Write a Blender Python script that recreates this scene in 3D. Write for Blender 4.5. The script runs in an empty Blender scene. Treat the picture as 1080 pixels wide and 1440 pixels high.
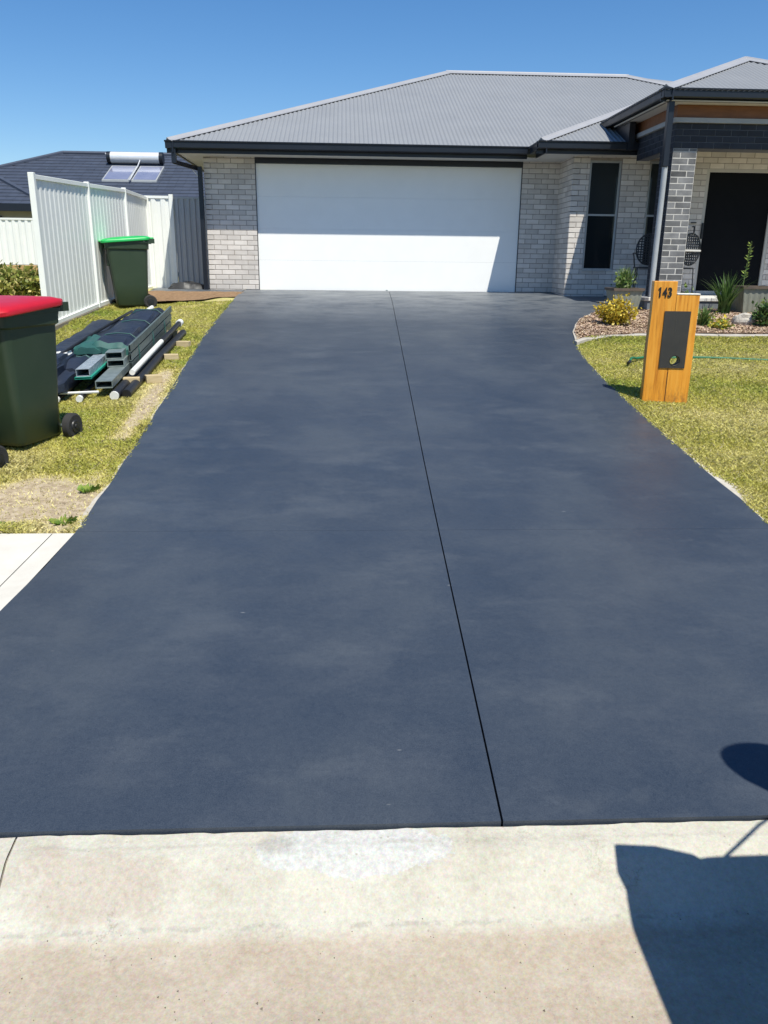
import bpy, bmesh, math, random
import numpy as np
from mathutils import Vector, Matrix
random.seed(7); rng = np.random.default_rng(11)
S = bpy.context.scene; COL = S.collection

# ------------------------------------------------------------------ camera
P_, Y_, R_ = math.radians(17.47), math.radians(2.85), math.radians(0.65)
cp, sp, cy, sy = math.cos(P_), math.sin(P_), math.cos(Y_), math.sin(Y_)
fw = Vector((sy*cp, cy*cp, -sp)); rt = Vector((cy, -sy, 0)); up = rt.cross(fw)
r2 = rt*math.cos(R_) + up*math.sin(R_); u2 = -rt*math.sin(R_) + up*math.cos(R_)
CAMP = Vector((0, 0, 1.62))
cd = bpy.data.cameras.new('camera'); cam = bpy.data.objects.new('camera', cd); COL.objects.link(cam)
M = Matrix.Identity(4)
for i in range(3):
    M[i][0], M[i][1], M[i][2], M[i][3] = r2[i], u2[i], -fw[i], CAMP[i]
cam.matrix_world = M
cd.sensor_fit = 'VERTICAL'; cd.sensor_height = 36; cd.lens = 1115/1440*36
cd.clip_start = .05; cd.clip_end = 2000
S.camera = cam
S.render.resolution_x = 768; S.render.resolution_y = 1024

# ------------------------------------------------------------------ light
sun_to = Vector((.20, -.51, 1)).normalized()
elev = math.asin(sun_to.z); az = math.atan2(sun_to.x, sun_to.y)
w = bpy.data.worlds.new('World'); S.world = w; w.use_nodes = True
nt = w.node_tree; nt.nodes.clear()
sk = nt.nodes.new('ShaderNodeTexSky'); sk.sky_type = 'NISHITA'; sk.sun_disc = False
sk.sun_elevation = elev; sk.sun_rotation = az
sk.air_density = 1.0; sk.dust_density = .15; sk.ozone_density = 4.5; sk.altitude = 0
bg = nt.nodes.new('ShaderNodeBackground'); bg.inputs[1].default_value = .074
wo = nt.nodes.new('ShaderNodeOutputWorld')
hs = nt.nodes.new('ShaderNodeHueSaturation'); hs.inputs['Hue'].default_value = .503; hs.inputs['Saturation'].default_value = 1.24; hs.inputs['Value'].default_value = 1.42
nt.links.new(sk.outputs[0], hs.inputs['Color']); nt.links.new(hs.outputs[0], bg.inputs[0]); nt.links.new(bg.outputs[0], wo.inputs[0])
sl = bpy.data.lights.new('sun', 'SUN'); sl.energy = 5.0; sl.angle = math.radians(.5); sl.color = (1, .968, .865)
so = bpy.data.objects.new('sun', sl); COL.objects.link(so)
so.rotation_euler = sun_to.to_track_quat('Z', 'Y').to_euler()
S.view_settings.view_transform = 'Standard'; S.view_settings.look = 'None'
S.view_settings.gamma = 1; S.view_settings.exposure = 0.30; S.view_settings.use_curve_mapping = False
S.render.engine = 'CYCLES'

# ------------------------------------------------------------------ ground profile
PY = [-50, 1.72, 1.955, 4.2, 5.3, 13.5, 15.4, 40, 400]; PZ = [-.12, -.12, 0, .15, .235, 1.03, 1.102, 1.25, 1.25]
def g(y):
    if y < 2.6: return float(np.interp(y, PY, PZ))
    return float(np.mean([np.interp(y+k, PY, PZ) for k in (-.5, -.25, 0, .25, .5)]))
def lerp(a, b, t): return a+(b-a)*t

def fall(x, y):
    # the left verge falls a little towards the fence
    t = np.clip((np.asarray(y, float)-5.2)/3.5, 0, 1)*np.clip((15.2-np.asarray(y, float))/2.0, 0, 1)
    return .058*np.clip(-2.0-np.asarray(x, float), 0, 2.2)*t
def gg(x, y): return g(y)-float(fall(x, y))
# ------------------------------------------------------------------ materials
MATS = {}
def new_mat(name):
    m = bpy.data.materials.new(name); m.use_nodes = True; nt = m.node_tree
    b = nt.nodes['Principled BSDF']; return m, nt, b
def N(nt, t, **k):
    n = nt.nodes.new(t)
    for a, v in k.items(): setattr(n, a, v)
    return n
def L(nt, a, b): nt.links.new(a, b)
def noise(nt, vec, scale, detail=4, rough=.55, mapping=None):
    n = N(nt, 'ShaderNodeTexNoise'); n.inputs['Scale'].default_value = scale
    n.inputs['Detail'].default_value = detail; n.inputs['Roughness'].default_value = rough
    if mapping:
        mp = N(nt, 'ShaderNodeMapping'); mp.inputs['Scale'].default_value = mapping
        L(nt, vec, mp.inputs[0]); vec = mp.outputs[0]
    L(nt, vec, n.inputs['Vector']); return n
def ramp(nt, fac, stops):
    r = N(nt, 'ShaderNodeValToRGB'); e = r.color_ramp.elements
    while len(e) < len(stops): e.new(.5)
    for i, (p, c) in enumerate(stops):
        e[i].position = p; e[i].color = (c[0], c[1], c[2], 1) if not isinstance(c, (int, float)) else (c, c, c, 1)
    L(nt, fac, r.inputs[0]); return r
def mix(nt, fac, a, b, mode='MIX'):
    m = N(nt, 'ShaderNodeMix', data_type='RGBA', blend_type=mode)
    for s, v in ((0, fac), (6, a), (7, b)):
        if hasattr(v, 'is_linked'): L(nt, v, m.inputs[s])
        elif isinstance(v, (int, float)): m.inputs[s].default_value = v
        else: m.inputs[s].default_value = (*v, 1)
    return m.outputs[2]
def bump(nt, b, h, strength=.3, dist=.01):
    n = N(nt, 'ShaderNodeBump'); n.inputs['Strength'].default_value = strength; n.inputs['Distance'].default_value = dist
    L(nt, h, n.inputs['Height']); L(nt, n.outputs[0], b.inputs['Normal']); return n
def mat(name, c, c2=None, rough=.5, scale=8, metal=0, bstr=.15, bscale=60, bdist=.004, spec=.5, obj_rand=0, stretch=None, coat=0):
    """colour with a second tone mixed in by noise, optional per-object tint, fine bump"""
    if name in MATS: return MATS[name]
    m, nt, b = new_mat(name)
    tc = N(nt, 'ShaderNodeNewGeometry').outputs['Position'] if not stretch else N(nt, 'ShaderNodeTexCoord').outputs['Object']
    c2 = c2 or tuple(x*.8 for x in c)
    n = noise(nt, tc, scale, 5, .6, stretch)
    r = ramp(nt, n.outputs[0], [(.3, c2), (.68, c)])
    out = r.outputs[0]
    if obj_rand:
        oi = N(nt, 'ShaderNodeObjectInfo'); isl = N(nt, 'ShaderNodeNewGeometry')
        ad = N(nt, 'ShaderNodeMath', operation='ADD'); L(nt, oi.outputs['Random'], ad.inputs[0]); L(nt, isl.outputs['Random Per Island'], ad.inputs[1])
        fr = N(nt, 'ShaderNodeMath', operation='FRACT'); L(nt, ad.outputs[0], fr.inputs[0])
        v = ramp(nt, fr.outputs[0], [(0, 1-obj_rand), (1, 1+obj_rand*.35)])
        out = mix(nt, 1., out, v.outputs[0], 'MULTIPLY')
    L(nt, out, b.inputs['Base Color'])
    rn = noise(nt, tc, scale*2.3, 3); mr = N(nt, 'ShaderNodeMapRange'); mr.inputs[3].default_value = max(0, rough-.08); mr.inputs[4].default_value = min(1, rough+.1)
    L(nt, rn.outputs[0], mr.inputs[0]); L(nt, mr.outputs[0], b.inputs['Roughness'])
    b.inputs['Metallic'].default_value = metal; b.inputs['Specular IOR Level'].default_value = spec
    b.inputs['Coat Weight'].default_value = coat
    if bstr: bump(nt, b, noise(nt, tc, bscale, 4).outputs[0], bstr, bdist)
    MATS[name] = m; return m

BR_L = mat('light_brick', (.70, .65, .60), (.61, .56, .515), .85, 7, bstr=.4, bscale=90, obj_rand=.20, spec=.25)
MO_L = mat('light_mortar', (.36, .32, .285), (.28, .245, .215), .95, 14, bstr=.4, spec=.15)
BR_D = mat('grey_brick', (.23, .23, .235), (.12, .122, .128), .8, 5, bstr=.4, bscale=90, obj_rand=.5, spec=.3)
MO_D = mat('white_mortar', (.60, .58, .55), (.48, .46, .43), .95, 14, bstr=.3, spec=.15)
BR_SH = mat('shaded_grey_brick', (.020, .025, .038), (.012, .015, .025), .7, 5, bstr=.3, bscale=90, obj_rand=.3)  # grey portico brick with eave and side shade put into its colour
MO_SH = mat('shaded_mortar', (.11, .115, .13), (.08, .085, .1), .95, 14, bstr=.3)  # portico mortar darkened in colour for the shaded faces
NAVY = mat('navy_gutter_paint', (.009, .012, .020), (.007, .010, .016), .38, 3, bstr=.04)
SOFF = mat('soffit_sheet', (.60, .585, .55), (.55, .53, .50), .8, 2, bstr=.05)
ROOF = mat('grey_roof_steel', (.25, .258, .27), (.228, .236, .248), .5, 1.2, bstr=.03, spec=.35)
CAP = mat('roof_ridge_cap_steel', (.33, .33, .34), (.29, .29, .305), .40, 2, bstr=.03)
WHITE = mat('white_door_paint', (.90, .89, .86), (.87, .86, .83), .5, 3, bstr=.08, bscale=150, bdist=.002)
FENCEW = mat('white_fence_steel', (.83, .84, .80), (.77, .78, .74), .42, 2, bstr=.03)
FENCEG = mat('grey_gate_steel', (.42, .43, .44), (.38, .39, .40), .45, 2, bstr=.03)
ALU = mat('window_aluminium', (.42, .43, .43), (.37, .38, .38), .4, 6, bstr=.03, metal=.2)
FRAMEP = mat('pale_door_frame', (.50, .48, .44), (.45, .43, .40), .5, 6, bstr=.03)
CEDAR = mat('cedar_panel', (.22, .085, .03), (.15, .055, .02), .6, 3, stretch=(1, 8, 8), bstr=.1)
RAILM = mat('dull_green_steel', (.16, .20, .19), (.10, .13, .13), .5, 12, metal=.4, bstr=.1)
GALV = mat('galvanised_steel', (.36, .41, .39), (.22, .27, .26), .45, 14, metal=.6, bstr=.05)
PVC = mat('white_pipe_plastic', (.78, .78, .75), (.68, .67, .63), .4, 6, bstr=.04)
GPVC = mat('grey_pipe_plastic', (.42, .44, .46), (.36, .38, .40), .4, 6, bstr=.04)
BLACK = mat('black_plastic', (.018, .019, .021), (.012, .012, .014), .45, 12, bstr=.1)
RUBBER = mat('black_rubber', (.02, .02, .021), (.03, .028, .026), .8, 25, bstr=.2)
BINP = mat('dark_green_bin_plastic', (.026, .046, .024), (.034, .054, .030), .42, 4, bstr=.12, bscale=120)
REDP = mat('red_lid_plastic', (.50, .010, .022), (.42, .009, .02), .36, 4, bstr=.06, bscale=120)
GRNP = mat('green_lid_plastic', (.015, .44, .10), (.02, .37, .085), .38, 4, bstr=.06, bscale=120)
YELP = mat('yellow_lid_plastic', (.70, .50, .02), (.6, .42, .02), .38, 4, bstr=.06)
FABN = mat('navy_fabric', (.016, .024, .044), (.010, .016, .030), .55, 6, bstr=.5, bscale=16, bdist=.02)
FABG = mat('green_shade_cloth', (.02, .10, .085), (.014, .065, .06), .6, 9, bstr=.4, bscale=40)
WOODB = mat('raw_timber_block', (.52, .42, .25), (.42, .32, .17), .8, 6, stretch=(2, 12, 12), bstr=.2)
SLEEP = mat('grey_timber_sleeper', (.30, .26, .20), (.20, .17, .13), .9, 4, stretch=(6, 1, 6), bstr=.4)
RETT = mat('tan_retaining_timber', (.50, .32, .14), (.40, .25, .10), .85, 3, bstr=.3)
PLANT = mat('planter_glaze', (.27, .28, .23), (.20, .21, .17), .7, 5, bstr=.3)
PLRIM = mat('planter_rim', (.12, .085, .06), (.07, .055, .045), .7, 8, bstr=.3)
SOIL = mat('potting_soil', (.07, .045, .03), (.03, .02, .015), .95, 30, bstr=.8, bdist=.02)
STONE = mat('pale_stone', (.50, .46, .40), (.36, .33, .29), .9, 9, bstr=.6, bdist=.02)
TILEP = mat('pale_porch_tile', (.66, .64, .60), (.58, .56, .53), .6, 4, bstr=.1)
RISER = mat('grey_porch_riser', (.17, .185, .205), (.13, .145, .165), .8, 5, bstr=.3)
WALLN = mat('neighbour_render', (.33, .33, .32), (.29, .29, .28), .85, 2, bstr=.1)
TILEN = mat('navy_roof_tile', (.050, .062, .092), (.040, .050, .076), .6, 3, obj_rand=.14, bstr=.2, bscale=20)
HOSE = mat('green_hose', (.010, .15, .065), (.008, .11, .05), .6, 9, bstr=.05)
DARKIN = mat('dark_interior', (.02, .02, .022), (.015, .015, .016), .9, 4, bstr=0)
SCREEN = mat('dark_flyscreen', (.006, .007, .009), (.005, .006, .008), .7, 4, bstr=.1, bscale=400, spec=.1)
VPAINT = mat('dark_vehicle_paint', (.035, .04, .05), (.03, .035, .045), .3, 2, bstr=0, coat=.8)
CHROME = mat('tank_steel', (.74, .75, .76), (.68, .69, .71), .35, 2, metal=.3, bstr=0)
SOLARC = mat('solar_collector_face', (.26, .27, .36), (.20, .21, .30), .12, 2, bstr=0, spec=.9, coat=1)

def glass_mat(name, base):
    m, nt, b = new_mat(name); b.inputs['Base Color'].default_value = (*base, 1)
    b.inputs['Roughness'].default_value = .04; b.inputs['Specular IOR Level'].default_value = .3
    return m
GLASS = glass_mat('dark_window_glass', (.012, .016, .018))
GLASS2 = glass_mat('lighter_window_glass', (.028, .034, .036))  # slightly lighter glass for the upper panes

def driveway_mat():
    m, nt, b = new_mat('charcoal_sealed_concrete'); p = N(nt, 'ShaderNodeNewGeometry').outputs['Position']
    big = noise(nt, p, 1.1, 6, .62, (1., .75, 1)); br = noise(nt, p, 2.6, 8, .68, (.75, 1.35, 1))
    fine = noise(nt, p, 260, 3, .6)
    c = ramp(nt, big.outputs[0], [(.36, (.018, .029, .050)), (.50, (.031, .042, .062)), (.65, (.054, .065, .080))]).outputs[0]
    w1 = ramp(nt, br.outputs[0], [(.50, 0.), (.72, .62)]).outputs[0]
    c = mix(nt, w1, c, (.060, .072, .092))
    cloud = noise(nt, p, 1.7, 7, .66, (.7, 1.25, 1)); w2 = ramp(nt, cloud.outputs[0], [(.54, 0.), (.62, .30), (.76, .75)]).outputs[0]
    c = mix(nt, w2, c, (.092, .103, .116))
    # lime bloom left on the sealer in front of the garage
    sx = N(nt, 'ShaderNodeSeparateXYZ'); L(nt, p, sx.inputs[0])
    mr = N(nt, 'ShaderNodeMapRange', clamp=True); L(nt, sx.outputs[1], mr.inputs[0])
    mr.inputs[1].default_value = 11.2; mr.inputs[2].default_value = 13.8
    bl = noise(nt, p, 2.0, 9, .75, (.8, 1.3, 1)); bl2 = ramp(nt, bl.outputs[0], [(.40, 0.), (.50, .6), (.62, 1.)]).outputs[0]
    mu = N(nt, 'ShaderNodeMath', operation='MULTIPLY'); L(nt, mr.outputs[0], mu.inputs[0]); L(nt, bl2, mu.inputs[1])
    c = mix(nt, mu.outputs[0], c, (.27, .28, .285))
    c = mix(nt, mr.outputs[0], c, mix(nt, .35, c, (.10, .11, .12)))
    # small flecks and scuffs
    v = N(nt, 'ShaderNodeTexVoronoi'); v.inputs['Scale'].default_value = 3.3
    mp = N(nt, 'ShaderNodeMapping'); mp.inputs['Scale'].default_value = (.8, 2.2, 1); L(nt, p, mp.inputs[0]); L(nt, mp.outputs[0], v.inputs['Vector'])
    fl = ramp(nt, v.outputs['Distance'], [(.020, 1.), (.036, 0.)]).outputs[0]
    gate = ramp(nt, v.outputs['Color'], [(.62, 0.), (.66, .6)]).outputs[0]
    mm = N(nt, 'ShaderNodeMath', operation='MULTIPLY'); L(nt, fl, mm.inputs[0]); L(nt, gate, mm.inputs[1])
    c = mix(nt, mm.outputs[0], c, (.34, .34, .33))
    c = mix(nt, .30, c, ramp(nt, fine.outputs[0], [(.3, (.012, .018, .03)), (.7, (.095, .11, .13))]).outputs[0])
    g2_ = noise(nt, p, 45, 5, .75); c = mix(nt, .13, c, ramp(nt, g2_.outputs[0], [(.35, (.018, .026, .042)), (.65, (.085, .10, .12))]).outputs[0])
    L(nt, c, b.inputs['Base Color'])
    rr = ramp(nt, br.outputs[0], [(.3, .36), (.7, .52)]); L(nt, rr.outputs[0], b.inputs['Roughness'])
    b.inputs['Specular IOR Level'].default_value = .45
    bump(nt, b, fine.outputs[0], .16, .002); return m
DRIVE = driveway_mat()

def kerb_mat():
    m, nt, b = new_mat('weathered_kerb_concrete'); p = N(nt, 'ShaderNodeNewGeometry').outputs['Position']
    n1 = noise(nt, p, 4, 7, .65); n2 = noise(nt, p, 55, 4, .7); n3 = noise(nt, p, 9, 6, .7)
    cream = ramp(nt, n1.outputs[0], [(.3, (.37, .345, .275)), (.50, (.46, .44, .37)), (.66, (.50, .485, .41))]).outputs[0]
    tray = ramp(nt, n1.outputs[0], [(.3, (.315, .248, .178)), (.52, (.385, .315, .235)), (.70, (.455, .40, .32))]).outputs[0]
    sx = N(nt, 'ShaderNodeSeparateXYZ'); L(nt, p, sx.inputs[0])
    ad = N(nt, 'ShaderNodeMath', operation='MULTIPLY_ADD'); L(nt, n3.outputs[0], ad.inputs[0]); ad.inputs[1].default_value = .035; L(nt, sx.outputs[1], ad.inputs[2])
    e = N(nt, 'ShaderNodeMapRange', clamp=True); L(nt, ad.outputs[0], e.inputs[0]); e.inputs[1].default_value = 1.70; e.inputs[2].default_value = 1.745
    c = mix(nt, e.outputs[0], tray, cream)
    # silt stain at the left, old repair patch in the middle
    def blob(cx, cyy, rx, ry, s):
        mp = N(nt, 'ShaderNodeMapping', vector_type='POINT'); mp.inputs['Location'].default_value = (-cx/rx, -cyy/ry, 0); mp.inputs['Scale'].default_value = (1/rx, 1/ry, 0)
        L(nt, p, mp.inputs[0]); ln = N(nt, 'ShaderNodeVectorMath', operation='LENGTH'); L(nt, mp.outputs[0], ln.inputs[0])
        a2 = N(nt, 'ShaderNodeMath', operation='MULTIPLY_ADD'); L(nt, n3.outputs[0], a2.inputs[0]); a2.inputs[1].default_value = s; L(nt, ln.outputs['Value'], a2.inputs[2]); return a2.outputs[0]
    st = ramp(nt, blob(-.70, 1.86, .20, .11, 1.2), [(1.0/2, 0.), (1.0, 0.)])
    s1 = N(nt, 'ShaderNodeMapRange', clamp=True); L(nt, blob(-.72, 1.83, .26, .12, 2.0), s1.inputs[0]); s1.inputs[1].default_value = 2.05; s1.inputs[2].default_value = 1.65
    s1.inputs[3].default_value = 0; s1.inputs[4].default_value = .5
    c = mix(nt, s1.outputs[0], c, (.32, .25, .195))
    s2 = N(nt, 'ShaderNodeMapRange', clamp=True); L(nt, blob(.02, 1.912, .285, .074, 1.25), s2.inputs[0]); s2.inputs[1].default_value = 1.62; s2.inputs[2].default_value = 1.60
    s2.inputs[4].default_value = .9
    patch = ramp(nt, n2.outputs[0], [(.3, (.42, .425, .41)), (.7, (.52, .525, .51))]).outputs[0]
    c = mix(nt, s2.outputs[0], c, patch)
    s3 = N(nt, 'ShaderNodeMapRange', clamp=True); L(nt, blob(-.21, 1.925, .06, .035, 1.6), s3.inputs[0]); s3.inputs[1].default_value = 1.9; s3.inputs[2].default_value = 1.5; s3.inputs[4].default_value = .6
    c = mix(nt, s3.outputs[0], c, (.27, .262, .235))
    # groove drawn as a darker broken line along the back of the kerb
    bk_ = N(nt, 'ShaderNodeMath', operation='SUBTRACT'); L(nt, ad.outputs[0], bk_.inputs[0]); bk_.inputs[1].default_value = 1.945
    ba_ = N(nt, 'ShaderNodeMath', operation='ABSOLUTE'); L(nt, bk_.outputs[0], ba_.inputs[0])
    b2_ = N(nt, 'ShaderNodeMapRange', clamp=True); L(nt, ba_.outputs[0], b2_.inputs[0]); b2_.inputs[1].default_value = .010; b2_.inputs[2].default_value = .002; b2_.inputs[4].default_value = .42
    b3_ = ramp(nt, noise(nt, p, 6, 6, .7).outputs[0], [(.40, .15), (.60, 1.)]).outputs[0]; b4_ = N(nt, 'ShaderNodeMath', operation='MULTIPLY'); L(nt, b2_.outputs[0], b4_.inputs[0]); L(nt, b3_, b4_.inputs[1])
    c = mix(nt, b4_.outputs[0], c, (.26, .235, .195))
    st_ = ramp(nt, noise(nt, p, 12, 8, .75, (.6, 1.8, 1)).outputs[0], [(.55, 0.), (.70, .45)]).outputs[0]
    c = mix(nt, st_, c, (.33, .285, .235))
    # grime line where kerb face meets tray
    gl = N(nt, 'ShaderNodeMath', operation='SUBTRACT'); L(nt, ad.outputs[0], gl.inputs[0]); gl.inputs[1].default_value = 1.745
    ab = N(nt, 'ShaderNodeMath', operation='ABSOLUTE'); L(nt, gl.outputs[0], ab.inputs[0])
    g2 = N(nt, 'ShaderNodeMapRange', clamp=True); L(nt, ab.outputs[0], g2.inputs[0]); g2.inputs[1].default_value = .009; g2.inputs[2].default_value = .003
    br = ramp(nt, noise(nt, p, 17, 5, .7).outputs[0], [(.48, 0.), (.56, .6)]).outputs[0]
    g3 = N(nt, 'ShaderNodeMath', operation='MULTIPLY'); L(nt, g2.outputs[0], g3.inputs[0]); L(nt, br, g3.inputs[1])
    c = mix(nt, g3.outputs[0], c, (.27, .25, .215))
    # hairline cracks and exposed fine stone
    vc = N(nt, 'ShaderNodeTexVoronoi', feature='DISTANCE_TO_EDGE'); vc.inputs['Scale'].default_value = 1.7
    wp = N(nt, 'ShaderNodeVectorMath', operation='MULTIPLY_ADD'); nw = noise(nt, p, 7, 5, .7); L(nt, nw.outputs['Color'], wp.inputs[0]); wp.inputs[1].default_value = (.35, .35, 0); L(nt, p, wp.inputs[2]); L(nt, wp.outputs[0], vc.inputs['Vector'])
    ck = ramp(nt, vc.outputs['Distance'], [(.0015, .55), (.005, 0.)]).outputs[0]; ckg = ramp(nt, noise(nt, p, 2.2, 2, .5).outputs[0], [(.54, 0.), (.60, 1.)]).outputs[0]
    ckm = N(nt, 'ShaderNodeMath', operation='MULTIPLY'); L(nt, ck, ckm.inputs[0]); L(nt, ckg, ckm.inputs[1]); c = mix(nt, ckm.outputs[0], c, (.20, .17, .13))
    va_ = N(nt, 'ShaderNodeTexVoronoi'); va_.inputs['Scale'].default_value = 210; L(nt, p, va_.inputs['Vector'])
    c = mix(nt, .16, c, va_.outputs['Color'], 'SOFT_LIGHT')
    # aggregate pocks
    v = N(nt, 'ShaderNodeTexVoronoi'); v.inputs['Scale'].default_value = 38; L(nt, p, v.inputs['Vector'])
    pk = ramp(nt, v.outputs['Distance'], [(.09, 1.), (.16, 0.)]).outputs[0]; gt = ramp(nt, v.outputs['Color'], [(.72, 0.), (.76, .6)]).outputs[0]
    pm = N(nt, 'ShaderNodeMath', operation='MULTIPLY'); L(nt, pk, pm.inputs[0]); L(nt, gt, pm.inputs[1])
    c = mix(nt, pm.outputs[0], c, (.22, .18, .15))
    c = mix(nt, .25, c, ramp(nt, n2.outputs[0], [(.3, (.24, .215, .175)), (.7, (.58, .55, .49))]).outputs[0])
    L(nt, c, b.inputs['Base Color']); b.inputs['Roughness'].default_value = .92; b.inputs['Specular IOR Level'].default_value = .2
    hh = mix(nt, .5, n2.outputs[0], n3.outputs[0]); bump(nt, b, hh, .5, .008); return m
KERB = kerb_mat()
PATHC = mat('pale_footpath_concrete', (.60, .57, .51), (.52, .49, .435), .9, 6, bstr=.4, bscale=160, bdist=.002, spec=.2)
ASPH = mat('road_asphalt', (.065, .063, .06), (.045, .044, .043), .95, 40, bstr=.8, bdist=.01)
EDGEC = mat('garden_edging_concrete', (.46, .42, .36), (.33, .30, .26), .92, 8, bstr=.5, bscale=80)
JOINT = mat('joint_gap', (.02, .021, .024), (.03, .03, .03), .95, 30, bstr=.2)

def lawn_mat(name):
    m, nt, b = new_mat(name); p = N(nt, 'ShaderNodeNewGeometry').outputs['Position']
    at = N(nt, 'ShaderNodeAttribute', attribute_name='dirt')
    n = noise(nt, p, 30, 5, .7); gr = ramp(nt, n.outputs[0], [(.3, (.26, .24, .07)), (.5, (.46, .42, .15)), (.7, (.60, .52, .27))]).outputs[0]
    so = ramp(nt, noise(nt, p, 22, 6, .7).outputs[0], [(.3, (.22, .165, .105)), (.5, (.40, .32, .22)), (.7, (.54, .46, .34))]).outputs[0]
    c = mix(nt, at.outputs['Fac'], gr, so); L(nt, c, b.inputs['Base Color']); b.inputs['Roughness'].default_value = .95
    b.inputs['Specular IOR Level'].default_value = .1; bump(nt, b, n.outputs[0], .8, .02); return m
LAWN = lawn_mat('lawn_soil')
def leaf_mat(name, rough=.5, trans=.25):
    m, nt, b = new_mat(name); at = N(nt, 'ShaderNodeAttribute', attribute_name='Col')
    L(nt, at.outputs['Color'], b.inputs['Base Color']); b.inputs['Roughness'].default_value = rough; b.inputs['Specular IOR Level'].default_value = .3
    tr = N(nt, 'ShaderNodeBsdfTranslucent'); L(nt, at.outputs['Color'], tr.inputs[0]); ms = N(nt, 'ShaderNodeMixShader'); ms.inputs[0].default_value = trans
    L(nt, b.outputs[0], ms.inputs[1]); L(nt, tr.outputs[0], ms.inputs[2]); L(nt, ms.outputs[0], nt.nodes['Material Output'].inputs[0]); return m
GRASS = leaf_mat('grass_blades', .6, .3); LEAF = leaf_mat('leaves', .45, .25); CHIPM = leaf_mat('bark_chips', .9, 0)
def timber_mat():
    m, nt, b = new_mat('oiled_orange_timber'); p = N(nt, 'ShaderNodeTexCoord').outputs['Object']
    g1 = noise(nt, p, 14, 6, .65, (2.2, 2.2, .12)); g2 = noise(nt, p, 60, 4, .6, (1.5, 1.5, .04))
    c = ramp(nt, g1.outputs[0], [(.28, (.42, .14, .012)), (.5, (.72, .30, .03)), (.72, (.80, .40, .065))]).outputs[0]
    d = ramp(nt, g2.outputs[0], [(.28, .75), (.36, 0.)]).outputs[0]; c = mix(nt, d, c, (.22, .075, .012))
    sx = N(nt, 'ShaderNodeSeparateXYZ'); L(nt, p, sx.inputs[0])
    lo = N(nt, 'ShaderNodeMapRange', clamp=True); L(nt, sx.outputs[2], lo.inputs[0]); lo.inputs[1].default_value = .22; lo.inputs[2].default_value = 0.
    n3 = ramp(nt, noise(nt, p, 16, 6, .7, (1, 1, .45)).outputs[0], [(.5, 0.), (.66, .8)]).outputs[0]
    mu = N(nt, 'ShaderNodeMath', operation='MULTIPLY'); L(nt, lo.outputs[0], mu.inputs[0]); L(nt, n3, mu.inputs[1])
    c = mix(nt, mu.outputs[0], c, (.15, .07, .03)); L(nt, c, b.inputs['Base Color']); b.inputs['Roughness'].default_value = .42
    bump(nt, b, g2.outputs[0], .25, .004); return m
TIMBER = timber_mat()
PLATE = mat('charcoal_letterbox_plate', (.042, .039, .034), (.033, .031, .028), .5, 9, bstr=.15)
NUMER = mat('black_numerals', (.012, .011, .010), None, .5, 9, bstr=0)

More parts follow.
